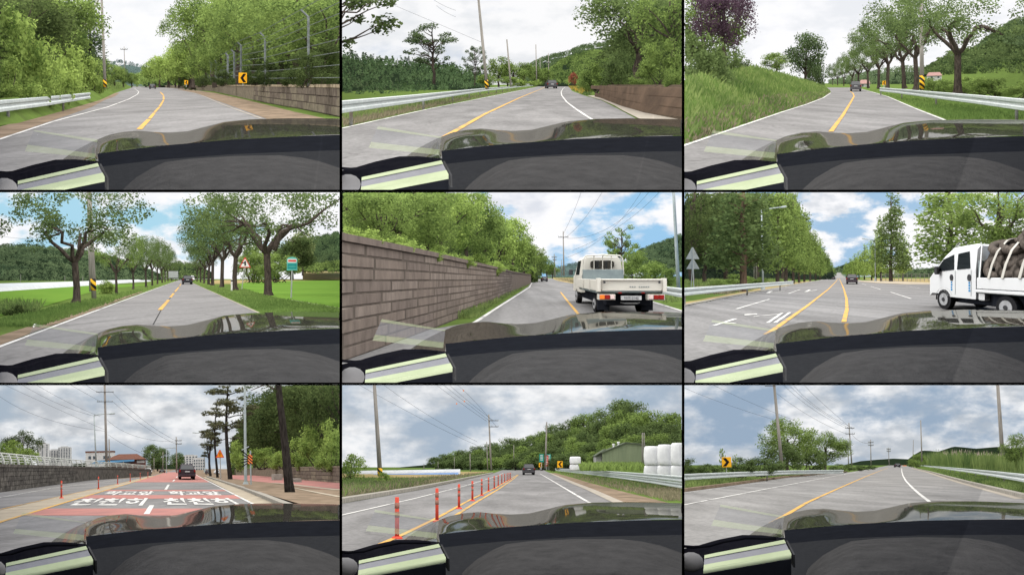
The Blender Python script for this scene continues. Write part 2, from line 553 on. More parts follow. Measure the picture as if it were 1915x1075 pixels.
M("tail_clear", (0.55, 0.42, 0.4))
M("plate_white", (0.42, 0.42, 0.42))
M("letters_dark", (0.06, 0.06, 0.07))
M("letters_blue", (0.03, 0.2, 0.42))
glossmat("truck_white", (0.42, 0.4, 0.355), 0.06, 0.3)
glossmat("van_white", (0.5, 0.5, 0.5), 0.06, 0.3)
M("truck_under", (0.02, 0.022, 0.028), (0.012, 0.013, 0.017))
M("bed_panel", (0.17, 0.2, 0.2), (0.13, 0.155, 0.16), scale=3)
M("old_tyre", (0.11, 0.092, 0.078), (0.05, 0.043, 0.038), scale=5, bump=.4)
M("strap_pale", (0.42, 0.4, 0.36))
M("building_white", (0.42, 0.42, 0.41), (0.34, 0.34, 0.34), scale=.5)
M("building_grey", (0.3, 0.3, 0.29), (0.24, 0.24, 0.24), scale=.5)
M("building_brick", (0.13, 0.06, 0.05), (0.09, 0.045, 0.04), scale=2)
M("window_dark", (0.06, 0.075, 0.09))
M("roof_brown", (0.13, 0.062, 0.045), (0.085, 0.045, 0.034), scale=1.5)
M("awning_blue", (0.05, 0.12, 0.2), (0.035, 0.09, 0.15))
M("roof_pink", (0.26, 0.16, 0.145))
M("barn_green", (0.19, 0.22, 0.14), (0.15, 0.18, 0.115), scale=.6, stretch=(3, 1, .3))
M("barn_roof", (0.1, 0.115, 0.085), (0.075, 0.085, 0.065))
M("film_white", (0.4, 0.41, 0.42), (0.32, 0.33, 0.34), scale=.8)
M("bale_film", (0.62, 0.62, 0.62), (0.5, 0.5, 0.51), scale=1.6, rough=.5, spec=.2, bump=.5)
M("greenhouse_blue", (0.13, 0.2, 0.34), (0.09, 0.14, 0.26), scale=.4)
M("dash_dark", (0.018, 0.0187, 0.0205), (0.013, 0.0135, 0.015), scale=60, bump=.15)
M("dash_cowl", (0.044, 0.043, 0.0435), (0.029, 0.0285, 0.029), scale=22, bump=.5, lo=.3, hi=.7, detail=8)
M("black_trim", (0.0075, 0.0083, 0.0108), (0.006, 0.0066, 0.0085), scale=20)
M("wiper_black", (0.006, 0.006, 0.008), (0.004, 0.004, 0.006), scale=20)
M("pad_grey", (0.17, 0.17, 0.185), (0.15, 0.15, 0.165), scale=20)
M("pad_lime", (0.29, 0.325, 0.215), (0.255, 0.29, 0.185), scale=14)
M("knob_grey", (0.13, 0.127, 0.13))
glossmat("bonnet_paint", (0.024, 0.023, 0.02), 0.47, 0.018, (0.8, 0.79, 0.74))
stripemat("stripe_sleeve", (0.6, 0.33, 0.02), (0.012, 0.012, 0.012), 2.4, 0.9, 1.0)
stripemat("stripe_board", (0.62, 0.17, 0.05), (0.012, 0.012, 0.012), 5.0, 0.9, 1.0)
M("black_void", (0.0, 0.0, 0.0), (0.0, 0.0, 0.0))
panemat()
M("hill_base", (0.012, 0.02, 0.01), (0.008, 0.013, 0.007), scale=.2)  # near-black, stands in for the shade between tree crowns
leafmat("leaf_mid", (0.0358, 0.0622, 0.0194), (0.2137, 0.2924, 0.0805))
leafmat("leaf_bright", (0.062, 0.1058, 0.0247), (0.3102, 0.4044, 0.1074))
leafmat("leaf_dark", (0.0168, 0.0282, 0.0111), (0.091, 0.1231, 0.0425))
leafmat("leaf_street", (0.0273, 0.0453, 0.0177), (0.131, 0.1799, 0.0638))
leafmat("leaf_blue", (0.0286, 0.0493, 0.0243), (0.0974, 0.1349, 0.0587))
leafmat("leaf_plum", (0.03, 0.017, 0.026), (0.1, 0.065, 0.085))
leafmat("leaf_pine", (0.0231, 0.032, 0.0232), (0.1155, 0.115, 0.06))
leafmat("leaf_conifer", (0.0442, 0.0704, 0.0364), (0.1754, 0.2346, 0.1164))
leafmat("leaf_red", (0.16, 0.04, 0.03), (0.36, 0.12, 0.08))
leafmat("leaf_willow", (0.0945, 0.13, 0.052), (0.252, 0.28, 0.116))
leafmat("flower_yellow", (0.14, 0.12, 0.03), (0.36, 0.25, 0.05))
leafmat("blade_green", (0.0525, 0.09, 0.0296), (0.1785, 0.23, 0.076), scale=14.0)
leafmat("blade_dry", (0.0893, 0.09, 0.052), (0.2625, 0.22, 0.148), scale=14.0)
leafmat("blade_lawn", (0.0578, 0.1, 0.0264), (0.126, 0.19, 0.052), scale=14.0)
leafmat("plume", (0.2, 0.16, 0.13), (0.4, 0.34, 0.28))
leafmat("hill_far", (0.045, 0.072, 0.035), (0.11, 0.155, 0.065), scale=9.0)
leafmat("hill_blue", (0.075, 0.115, 0.11), (0.095, 0.135, 0.125), scale=9.0)  # pale bluish green: distance haze put into the colour
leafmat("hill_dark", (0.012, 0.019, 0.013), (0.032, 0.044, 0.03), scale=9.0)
leafmat("hill_mid", (0.0396, 0.066, 0.0352), (0.132, 0.1815, 0.088), scale=9.0)
leafmat("hill_valley", (0.0336, 0.0624, 0.03), (0.108, 0.168, 0.072), scale=9.0)


# ------------------------------------------------------------------ trees, built once per kind and copied
def leaf_quads(P, N, size, rng, asp=0.6):
    n = len(P)
    a = rng.normal(size=(n, 3)); a -= (a * N).sum(1)[:, None] * N
    a /= np.linalg.norm(a, axis=1)[:, None] + 1e-9
    b = np.cross(N, a)
    s = (size * rng.uniform(0.65, 1.35, n))[:, None]
    V = np.stack([P - a * s, P - b * s * asp, P + a * s, P + b * s * asp], 1).reshape(-1, 3)
    return V, np.arange(4 * n).reshape(n, 4)

def clumps(rng, C, Rr, n_per, size, flat=1.0, up=0.5, jit=0.8):
    P, N = [], []
    for c, r in zip(C, Rr):
        n = max(4, int(n_per * (r / np.mean(Rr)) ** 2))
        d = rng.normal(size=(n, 3)); d /= np.linalg.norm(d, axis=1)[:, None]
        rr = r * (0.35 + 0.65 * rng.random(n) ** 0.6) * rng.uniform(.75, 1.25, n)
        p = c + d * rr[:, None] * np.array([1, 1, flat])
        nn = d * 0.8 + np.array([0, 0, up]) + rng.normal(size=(n, 3)) * jit
        nn /= np.linalg.norm(nn, axis=1)[:, None]
        P.append(p); N.append(nn)
    return leaf_quads(np.concatenate(P), np.concatenate(N), size, rng)

def limb(rng, a, b, r0, r1, n=5, sag=0.04, k=5):
    a, b = np.array(a, float), np.array(b, float); L = np.linalg.norm(b - a)
    P = [a + (b - a) * t + rng.normal(size=3) * sag * L * math.sin(math.pi * t) for t in np.linspace(0, 1, n)]
    return tube(P, list(np.linspace(r0, r1, n)), k, cap=False)

PROTO = {}

def make_proto(kind, seed):
    key = (kind, seed)
    if key in PROTO: return PROTO[key]
    rng = np.random.default_rng(hash(kind) % 1000 * 0 + sum(map(ord, kind)) * 17 + seed)
    T = []; C, Rr = [], []
    def ell(n, cz, rx, rz, r0, r1, lo=-1.0, hollow=.35, ry=None):
        ry = ry or rx
        while len(C) < n:
            d = rng.normal(size=3); d /= np.linalg.norm(d)
            q = d * (hollow + (1 - hollow) * rng.random() ** .5)
            if q[2] < lo: continue
            C.append(np.array([q[0] * rx, q[1] * ry, cz + q[2] * rz])); Rr.append(rng.uniform(r0, r1))
    if kind == 'round':
        ell(34, .6, .3, .33, .085, .15)
        T.append(limb(rng, (0, 0, 0), (.01, 0, .6), .028, .014, 6, .02, 8))
        for c in C[:8]: T.append(limb(rng, (0, 0, rng.uniform(.22, .4)), c, .012, .004))
        cr = clumps(rng, C, Rr, 120, .018)
    elif kind == 'big':
        ell(72, .58, .34, .38, .06, .11)
        T.append(limb(rng, (0, 0, 0), (.01, 0, .6), .022, .012, 6, .02, 8))
        for c in C[:10]: T.append(limb(rng, (0, 0, rng.uniform(.22, .4)), c, .01, .003))
        cr = clumps(rng, C, Rr, 130, .0115)
    elif kind == 'spread':
        ell(60, .66, .5, .3, .05, .095, lo=-.8, hollow=.35)
        fk = np.array([rng.uniform(-.02, .02), 0, .3])
        T.append(tube([(-.01, 0, -.01), (0, 0, .03), (0, 0, .12), fk], [.036, .026, .022, .021], 9, cap=False))
        for k in range(5):
            w = 2 * math.pi * k / 5 + rng.uniform(-.3, .3)
            mid = fk + np.array([.2 * math.cos(w), .15 * math.sin(w), .22])
            T.append(limb(rng, fk, mid, .016, .01, 5, .05, 6))
            for q in range(4):
                c = min(C, key=lambda p: np.linalg.norm(p - mid) * rng.uniform(.7, 1.6))
                T.append(limb(rng, mid, c, .008, .002, 5, .06, 5))
        cr = clumps(rng, C, Rr, 115, .0095, jit=1.0)
    elif kind == 'open':
        ell(34, .64, .36, .33, .045, .085, hollow=.45)
        T.append(limb(rng, (0, 0, 0), (0, 0, .85), .02, .006, 7, .03, 7))
        for c in C: T.append(limb(rng, (0, 0, max(.2, c[2] - rng.uniform(.08, .25))), c, .009, .002))
        cr = clumps(rng, C, Rr, 100, .0125, flat=.7)
    elif kind == 'cone':
        for z in np.linspace(.2, .97, 24):
            r = .15 * (1.05 - z) ** .8 + .01
            for q in range(3 if z < .8 else 1):
                w = rng.uniform(0, 6.28)
                C.append(np.array([r * .8 * math.cos(w), r * .8 * math.sin(w), z + rng.uniform(-.02, .02)])); Rr.append(.03 + r * .38)
        T.append(limb(rng, (0, 0, 0), (0, 0, .95), .017, .003, 7, .006, 8))
        for c in C[::3]: T.append(limb(rng, (0, 0, c[2] - .05), c, .005, .002, 4))
        cr = clumps(rng, C, Rr, 62, .0115, flat=.9, jit=1.0)
    elif kind == 'pine':
        top = [np.array([.03 * math.sin(5 * z + seed), .02 * math.cos(4 * z), z]) for z in np.linspace(0, .95, 9)]
        T.append(tube(top, list(np.linspace(.022, .006, 9)), 8, cap=False))
        for i in range(17):
            z = rng.uniform(.42, .98); r = rng.uniform(.03, .24) * (1.25 - z) * 1.6
            w = rng.uniform(0, 6.28)
            c = np.array([r * math.cos(w), r * math.sin(w), z]); C.append(c); Rr.append(rng.uniform(.05, .085))
            T.append(limb(rng, (.03 * math.sin(5 * z + seed), 0, z - .04), c, .007, .002, 4))
        cr = clumps(rng, C, Rr, 120, .0115, flat=.35, jit=.9)
    elif kind == 'bush':
        ell(26, .42, .52, .45, .14, .24, lo=-.8, hollow=.3)
        for c in C[:7]: T.append(limb(rng, (rng.uniform(-.15, .15), rng.uniform(-.1, .1), -.05), c, .02, .006))
        cr = clumps(rng, C, Rr, 85, .042)
    elif kind == 'fine_bush':
        ell(40, .45, .52, .48, .1, .18, lo=-.8, hollow=.3)
        for c in C[:7]: T.append(limb(rng, (rng.uniform(-.15, .15), rng.uniform(-.1, .1), -.05), c, .016, .005))
        cr = clumps(rng, C, Rr, 110, .024)
    tr = join(*T)
    V = cr[0]
    w = np.percentile(V[:, 0], 98) - np.percentile(V[:, 0], 2)
    h = np.percentile(V[:, 2], 99.5)
    PROTO[key] = dict(trunk=(tr[0] / h, tr[1]), crown=(V / h, cr[1]), w=w / h, me={})
    return PROTO[key]

TREE_N = [0]
def tree(cell, u, vt, vb, w, D, kind='round', leaf='leaf_mid', label=None, name='tree', cat='tree', group=None, seed=None, bark='bark', lean=0.0, yaw=None):
    TREE_N[0] += 1
    p = make_proto(kind, (TREE_N[0] % 3) if seed is None else seed)
    base = cell.pt(u, vb, D)
    h = (vb - vt) * D / FZ
    sx = (w * D / FZ) / p['w']
    yaw = (TREE_N[0] * 2.4) % 6.28 if yaw is None else yaw
    Rm = cell.R @ np.diag([sx / h, sx / h, 1.0]) @ roty(lean) @ rotz(yaw)
    Ms = h * Rm
    a0, a1, b0, b1 = cell.b
    V = p['crown'][0] @ Ms.T + base
    inside = (V[:, 0] >= a0 * V[:, 1]).all() and (V[:, 0] <= a1 * V[:, 1]).all() and (V[:, 2] <= b1 * V[:, 1]).all() and (V[:, 2] >= b0 * V[:, 1]).all()
    label = (label or "leafy green tree growing beside the road") + " " + cell.where
    if inside:
        from mathutils import Matrix
        o = link(name, None); tag(o, label, cat, group)
        Mw = np.eye(4); Mw[:3, :3] = Ms; Mw[:3, 3] = base
        # the stretch is kept in the copied meshes' parent so that copies share their mesh data
        o.matrix_world = Matrix(Mw.tolist()) if lean == 0 else Matrix(Mw.tolist())
        for pn, mt in (('trunk', bark), ('crown', leaf)):
            if (pn, mt) not in p['me']:
                p['me'][(pn, mt)] = mk_mesh(pn, p[pn][0], p[pn][1], mt, pn == 'trunk')
            link(pn, p['me'][(pn, mt)], o)
        return o
    t = Thing(cell, name, base, label, cat, group)
    t.part('trunk', p['trunk'][0] @ Ms.T + base, p['trunk'][1], bark, smooth=True)
    t.part('crown', V, p['crown'][1], leaf, leafy=True)
    return t.done()


# ------------------------------------------------------------------ sky, ground, roads
def vault(cell, i, **kw):
    a0, a1, b0, b1 = cell.b
    e = 1.3 / FOC; D0, D1 = 0.45, 460.0
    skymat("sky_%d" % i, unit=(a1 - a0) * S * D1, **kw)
    V, F = [], []
    def P(a, b, D):
        V.append((a * S * D, S * D, b * S * D)); return len(V) - 1
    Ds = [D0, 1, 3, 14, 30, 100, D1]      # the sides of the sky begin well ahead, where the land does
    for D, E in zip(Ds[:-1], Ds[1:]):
        F.append([P(a0 - e, b1 + e, D), P(a0 - e, b1 + e, E), P(a1 + e, b1 + e, E), P(a1 + e, b1 + e, D)])  # unseen glowing ceiling, added above each place to light it
        for a in (a0 - e, a1 + e) if D >= 14 else ():
            F.append([P(a, b0, D), P(a, b0, E), P(a, b1 + e, E), P(a, b1 + e, D)])
    F.append([P(a0, b0, D1), P(a1, b0, D1), P(a1, b1, D1), P(a0, b1, D1)])
    V = np.array(V); b = np.array([(a0 + a1) / 2 * S * D1, S * D1, cell.vp[1] * S * D1])
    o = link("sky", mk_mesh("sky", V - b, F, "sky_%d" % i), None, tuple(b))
    tag(o, kind='structure')

def ground(cell, mat='grass_ground', Dmax=455.0):
    Ds = np.geomspace(1.6, Dmax, 26); us = np.linspace(-60, 1975, 22)
    V, F = [], []
    for D in Ds:
        for u in us: V.append(cell.loc((u - cell.u0) * D / FZ, -0.02, D))
    n = len(us)
    for i in range(len(Ds) - 1):
        for k in range(n - 1): F.append([i * n + k, i * n + k + 1, (i + 1) * n + k + 1, (i + 1) * n + k])
    return single(cell, "ground", np.array(V), F, mat, kind='structure')

def sheet(cell, name, rows, mat, lift=0.0, parent=None, k=4):
    """flat strip of ground: rows of (v, u of one edge, u of the other)"""
    R = lerp_rows(rows, k)
    A = [cell.g(u, v, 0, lift) for v, u, _ in R]; B = [cell.g(w, v, 0, lift) for v, _, w in R]
    V, F = strip(A, B)
    V, F = clip(V, F, cell)
    if len(F) == 0: return None
    b = np.array(parent.location) if parent else V.mean(0)
    o = link(name, mk_mesh(name, V - b, F, mat), parent, None if parent else tuple(b))
    if parent is None: tag(o, kind='structure')
    return o

def line(cell, road, pts, wid, mat, lift=0.012, k=4, name="lane_marking"):
    P = resample(pts, k)
    G = [cell.gp(u, v) for u, v in P]
    A, B = [], []
    for i, (X, D) in enumerate(G):
        X0, D0 = G[max(i - 1, 0)]; X1, D1 = G[min(i + 1, len(G) - 1)]
        t = np.array([X1 - X0, D1 - D0]); t /= np.linalg.norm(t) + 1e-9
        nx, nd = t[1] * wid * .4, -t[0] * wid * .4
        A.append(cell.loc(X - nx, lift, D - nd)); B.append(cell.loc(X + nx, lift, D + nd))
    V, F = strip(A, B)
    V, F = clip(V, F, cell)
    if len(F): 
        o = link(name, mk_mesh(name, V - np.array(road.location), F, mat), road)
        return o

def bank(cell, name, sts, mat, label=None, cat=None, kind='structure', k=3, wob=0.0):
    """slope rising from the ground: stations (u, v at the foot, u, v at the top, how much farther the top lies)"""
    R = lerp_rows(sts, k); rng = np.random.default_rng(len(sts))
    A, B, C = [], [], []
    for ub, vb, ut, vt, dD in R:
        D = cell.D_of(vb)
        a = cell.g(ub, vb); b = cell.pt(ut, vt, D + dD)
        A.append(a); B.append(b); C.append((a + b) / 2 + np.array([0, 0, wob * rng.uniform(-1, 1)]))
    V, F = strip(A, C); V2, F2 = strip(C, B)
    V, F = join((V, F), (V2, F2))
    single(cell, name, V, F, mat, label, cat, None, kind, smooth=False)
    return np.array(A), np.array(B)

def blades(cell, P, h, mat, name, wid=0.05, lean=0.35, label=None, cat=None, seed=0, parent=None):
    rng = np.random.default_rng(seed + len(P)); n = len(P)
    hh = h * rng.uniform(.5, 1.3, n)
    w = rng.uniform(0, 6.28, n); tip = P + np.stack([rng.normal(size=n) * lean * hh, rng.normal(size=n) * lean * hh, hh], 1)
    dx = np.stack([np.cos(w) * wid, np.sin(w) * wid, np.zeros(n)], 1) * rng.uniform(.6, 1.4, n)[:, None]
    mid = P * .45 + tip * .55
    V = np.stack([P - dx * .6, P + dx * .6, mid + dx, tip, mid - dx], 1).reshape(-1, 3)
    return single(cell, name, V, np.arange(5 * n).reshape(n, 5), mat, label, cat, None, 'stuff', leafy=True)

def grass(cell, rows, n, h, mat='blade_green', wpx=1.2, seed=1, h0=0.0, name='grass'):
    """blades standing on a strip of ground given in rows (v, u, u)"""
    rng = np.random.default_rng(seed)
    rows = lerp_rows(rows, 6); vs = np.array([r[0] for r in rows]); l = np.array([r[1] for r in rows]); r_ = np.array([r[2] for r in rows])
    ar = np.abs(r_ - l); cum = np.concatenate([[0], np.cumsum((ar[1:] + ar[:-1]) / 2 * np.abs(np.diff(vs)))])
    q = rng.random(n) * cum[-1]; v = np.interp(q, cum, vs); u = np.interp(v, vs, l) + rng.random(n) * (np.interp(v, vs, r_) - np.interp(v, vs, l)) if vs[0] < vs[-1] else None
    D = FZ * cell.H / (v - cell.v0)
    P = np.stack([cell.vp[0] * S * D + (u - cell.u0) * D / FZ, S * D, cell.vp[1] * S * D - cell.H + h0], 1)
    return blades(cell, P, h * np.minimum(1, D / 8) ** .3, mat, name, wid=np.minimum(D, 40).mean() * wpx / FZ * 1.5, seed=seed)

def grass_on(cell, A, B, n, h, mat='blade_green', wid=0.05, seed=1, name='grass'):
    rng = np.random.default_rng(seed)
    # even over the picture: stations weighted by their size as seen
    L = np.linalg.norm((B - A)[:, [0, 2]] / A[:, [1]], axis=1); step = np.linalg.norm(np.diff(A, axis=0)[:, [0, 2]] / A[1:, [1]], axis=1)
    w = (L[1:] + L[:-1]) / 2 * step + 1e-9; cum = np.concatenate([[0], np.cumsum(w)])
    s = np.interp(rng.random(n) * cum[-1], cum, np.arange(len(A))); i = np.minimum(s.astype(int), len(A) - 2); f = (s - i)[:, None]
    a = A[i] * (1 - f) + A[i + 1] * f; b = B[i] * (1 - f) + B[i + 1] * f
    t = rng.random(n)[:, None]
    return blades(cell, a + (b - a) * t, h, mat, name, wid=wid, seed=seed)

def hill(cell, sil, vbase, Dt, Db, n, crown, mat, name='wooded_hill', leaf_n=30, seed=3, point=0.0, base='hill_base'):
    """wooded slope: outline (u, v) seen against the sky, foot at vbase, Dt and Db the distances of crest and foot"""
    rng = np.random.default_rng(seed); us = np.array([p[0] for p in sil], float); vs = np.array([p[1] for p in sil], float)
    uu = np.linspace(us[0], us[-1], 40); vt = np.interp(uu, us, vs) + crown * .4
    vb2 = vbase if isinstance(vbase, tuple) else (vbase, vbase); Db2 = Db if isinstance(Db, tuple) else (Db, Db)
    fv = lambda u: np.interp(u, [us[0], us[-1]], vb2); fd = lambda u: np.interp(u, [us[0], us[-1]], Db2)
    V, F = [], []
    T = np.linspace(0, 1, 7)
    for t in T:
        for u, v in zip(uu, vt):
            V.append(cell.pt(u, v + (fv(u) - v) * t, Dt + (fd(u) - Dt) * t ** .8))
    m = len(uu)
    for i in range(6):
        for k in range(m - 1): F.append([i * m + k, i * m + k + 1, (i + 1) * m + k + 1, (i + 1) * m + k])
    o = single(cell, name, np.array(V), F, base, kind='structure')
    q = rng.random(n) ** 1.15; u = us[0] + rng.random(n) * (us[-1] - us[0]); v0_ = np.interp(u, us, vs) + crown * .4
    q[: n // 6] = rng.random(n // 6) * .03
    v = v0_ + (fv(u) - v0_) * q; D = Dt + (fd(u) - Dt) * q ** .8
    C = np.stack([((cell.ox + u / ZK - 957.5) / FOC) * S * D, S * D - D * .1, ((537.5 - cell.oy - v / ZK) / FOC) * S * D], 1)
    Rr = crown * .5 * D / FZ * rng.uniform(.6, 1.3, n)
    d = rng.normal(size=(n, leaf_n, 3)); d /= np.linalg.norm(d, axis=2)[..., None]
    if point: d[..., 2] = np.abs(d[..., 2]) * 2 - .6; d[..., :2] *= np.clip(1 - point * (d[..., 2:] + .6) / 2, .08, 1)
    P = (C[:, None] + d * Rr[:, None, None] * np.array([1, 1, 1.15])).reshape(-1, 3)
    N = d.reshape(-1, 3) + np.array([0, 0, .35]) + rng.normal(size=(n * leaf_n, 3)) * .35
    N /= np.linalg.norm(N, axis=1)[:, None]
    Vq, Fq = leaf_quads(P, N, np.repeat(Rr * .3, leaf_n), rng, .75)
    Vq, Fq = clip(Vq, Fq, cell, True)
    if o is not None and len(Fq):
        f = link("forest", mk_mesh("forest", Vq - np.array(o.location), Fq, mat), o); f["kind"] = 'stuff'
    return o


# ------------------------------------------------------------------ street furniture
def pole(cell, base, top, r0, D, label, r1=None, stripe=None, arms=(), name='utility_pole', mat='pole_concrete', brace=None, group=None):
    """base and top in the picture, r0 radius in pixels, arms (v, half width, offset)"""
    k = D / FZ; r0 *= k; r1 = r0 * .7 if r1 is None else r1 * k
    a, b = cell.pt(*base, D), cell.pt(*top, D)
    t = Thing(cell, name, a, label + " " + cell.where, 'pole', group)
    t.part('shaft', *tube([a, a * .6 + b * .4, b], [r0, r0 * .6 + r1 * .4, r1], 10), mat, smooth=True)
    if stripe:
        f0, f1 = [(base[1] - v) / (base[1] - top[1]) for v in stripe]
        t.part('warning_sleeve', *tube([a + (b - a) * f0, a + (b - a) * f1], r0 * 1.13, 12), 'stripe_sleeve', smooth=True)
    for v, hw, off in arms:
        f = (base[1] - v) / (base[1] - top[1]); c = a + (b - a) * f; x = np.array([k, 0, 0])
        am = t.part('crossarm', *xform(box(-hw * k, hw * k, -.06, .06, -1.6 * k, 1.6 * k), None, c + x * off - np.array([0, r0 + .07, 0])), 'steel_dark')
        for s_ in (-.95, -.45, .45, .95):
            q = c + x * (off + s_ * hw) - np.array([0, r0 + .07, 0])
            if am: t.part('insulator', *tube([q, q + np.array([0, 0, 7 * k])], 1.6 * k, 6), 'sign_back', am)
    if brace:
        p, q, r = brace
        t.part('brace', *tube([cell.pt(*p, D + 1), cell.pt(*q, D + 1)], r * k, 8), mat, smooth=True)
    return t.done()

def wires(cell, lines, label="thin black power line strung across the sky", px=1.3, group=None):
    for P, D0, D1 in lines:
        Q = [np.array(p, float) for p in P]; out = []
        n = 16
        if len(Q) == 3:   # curve through the middle point
            c = 2 * Q[1] - (Q[0] + Q[2]) / 2
            for t in np.linspace(0, 1, n): out.append((1 - t) ** 2 * Q[0] + 2 * t * (1 - t) * c + t * t * Q[2])
        else:
            for t in np.linspace(0, 1, n): out.append(Q[0] * (1 - t) + Q[1] * t + np.array([0, 26 * t * (1 - t)]))
        Ds = np.linspace(D0, D1, n)
        V, F = tube([cell.pt(*p, D) for p, D in zip(out, Ds)], [px * .5 * D / FZ for D in Ds], 5)
        single(cell, 'power_line', V, F, 'wire', label + " " + cell.where, 'power line', group or "power lines " + cell.where)

def guardrail(cell, pts, label, h=0.78, low=0.45, post_step=4.0, beams=1, k=6, posts=True, th=.07):
    """W-section rail: pts are the picture points of its upper edge"""
    P = resample(pts, k)
    G = [cell.gp(u, v, h) for u, v in P]
    t = Thing(cell, 'guardrail', cell.loc(G[0][0], 0, G[0][1]), label + " " + cell.where, 'guardrail')
    hb = (h - low) / beams
    sgn = 1 if np.mean([g[0] for g in G]) < 0 else -1
    for b in range(beams):
        top = h - b * hb; bot = top - hb * (.93 if beams > 1 else 1)
        prof = [(0, top), (th, top - .02), (th, top - (top - bot) * .3), (0.01, top - (top - bot) * .42), (0.01, top - (top - bot) * .58), (th, top - (top - bot) * .7), (th, bot + .02), (0, bot)]
        rings = [[cell.loc(X + sgn * a, z, D) for a, z in prof] for X, D in G]
        t.part('beam', *loft(rings, close=False, cap=False), 'galvanised')
    if posts:
        ds = np.array([g[1] for g in G]); xs = np.array([g[0] for g in G]); o = np.argsort(ds); ds, xs = ds[o], xs[o]
        D = max(ds[0], 4) + 1
        while D < min(ds[-1], 70):
            X = np.interp(D, ds, xs) - sgn * .06
            t.part('post', *tube([cell.loc(X, -.05, D), cell.loc(X, h - .02, D)], .055, 8), 'rail_post', smooth=True)
            D += post_step
    return t.done()

def rigid(cell, base, m, sc=1.0):
    V, F = m
    return (np.asarray(V) * sc) @ cell.R.T + base, F

def chevron(cell, u, v, w, h, D, label, flip=False, vb=None, tilt=0.0):
    k = D / FZ; W, Hh = w * k / 2, h * k / 2
    c = cell.pt(u, v, D)
    t = Thing(cell, 'chevron_sign', c - np.array([0, 0, Hh]), label + " " + cell.where, 'sign')
    R = roty(tilt)
    t.part('panel', *rigid(cell, c, xform(bbox(-W, W, -.02, .02, -Hh, Hh, .012), R)), 'sign_yellow')
    f = -1 if flip else 1
    a = .36 * W
    poly = [(-.62 * W, 0), (.1 * W, .82 * Hh), (.1 * W + 2 * a, .82 * Hh), (-.62 * W + 2 * a, 0), (.1 * W + 2 * a, -.82 * Hh), (.1 * W, -.82 * Hh)]
    poly = [(f * x, z) for x, z in poly]
    t.part('chevron', *rigid(cell, c, xform(prism([poly[0], poly[1], poly[2], poly[3]], -.026, -.023), R)), 'sign_black')
    t.part('chevron', *rigid(cell, c, xform(prism([poly[0], poly[3], poly[4], poly[5]], -.026, -.023), R)), 'sign_black')
    vb = vb or v + h
    t.part('post', *tube([cell.pt(u, vb, D) + np.array([0, .06, 0]), c + np.array([0, .06, 0])], 2.2 * k, 8), 'sign_back')
    return t.done()

def triangle_sign(cell, u, v, w, h, D, label, face, edge, vb, ub=None, back=False, mark=None):
    k = D / FZ; W, Hh = w * k / 2, h * k / 2; c = cell.pt(u, v, D)
    t = Thing(cell, 'warning_sign', cell.pt(ub or u, vb, D), label + " " + cell.where, 'sign')
    def tri(f, y0, y1):
        return prism([(-W * f, -Hh * f - (1 - f) * Hh * .33), (W * f, -Hh * f - (1 - f) * Hh * .33), (W * f * .1, Hh * f - (1 - f) * Hh * .33), (-W * f * .1, Hh * f - (1 - f) * Hh * .33)], y0, y1)
    p = t.part('plate', *rigid(cell, c, tri(1, -.015, .015)), edge)
    if not back:
        t.part('face', *rigid(cell, c, tri(.76, -.021, -.017)), face)
        for i, m in enumerate(mark or []):
            t.part('symbol', *rigid(cell, c, prism([(x * W, z * Hh) for x, z in m], -.027, -.023)), 'sign_black')
    yo = -.05 if back else .05
    t.part('post', *tube([cell.pt(ub or u, vb, D) + np.array([0, yo, 0]), c + np.array([0, yo, Hh * (.8 if back else 0)])], 1.9 * k + .008, 8), 'sign_back')
    return t.done()

def lane_post(cell, u, vt, vb, label, h=0.72):
    X, D = cell.gp(u, vb); hh = (vb - vt) * D / FZ; b = cell.loc(X, 0, D); r = .038
    t = Thing(cell, 'lane_post', b, label + " " + cell.where, 'post', 'flexible lane posts ' + cell.where)
    t.part('base', *tube([b, b + (0, 0, .03), b + (0, 0, .05)], [.1, .09, .055], 12), 'post_red', smooth=False)
    t.part('shaft', *tube([b + (0, 0, .05), b + (0, 0, hh)], [r, r * .9], 12), 'post_red', smooth=True)
    for f0, f1 in ((.52, .66), (.74, .88)):
        t.part('reflective_band', *tube([b + (0, 0, hh * f0), b + (0, 0, hh * f1)], r * 1.08, 12), 'post_band', smooth=True)
    return t.done()

def lamp_post(cell, base, top, arm, r, D, label, mat='lamp_steel'):
    k = D / FZ; a, b, c = cell.pt(*base, D), cell.pt(*top, D), cell.pt(*arm, D)
    t = Thing(cell, 'street_lamp', a, label + " " + cell.where, 'street lamp')
    t.part('shaft', *tube([a, b], [r * k, r * k * .6], 10), mat, smooth=True)
    t.part('base_plate', *tube([a - (0, 0, .02), a + (0, 0, 9 * k), a + (0, 0, 26 * k)], [r * 2.2 * k, r * 2 * k, r * 1.1 * k], 8), mat)
    t.part('arm', *tube([b, b * .4 + c * .6 + np.array([0, 0, 2 * k]), c], [r * .6 * k, r * .5 * k, r * .4 * k], 8), mat, smooth=True)
    d = (c - b) / np.linalg.norm(c - b)
    t.part('lamp_head', *tube([c - d * 12 * k, c, c + d * 22 * k, c + d * 26 * k], [r * .5 * k, r * .9 * k, r * .9 * k, r * .3 * k], 8), mat, smooth=True)
    return t.done()

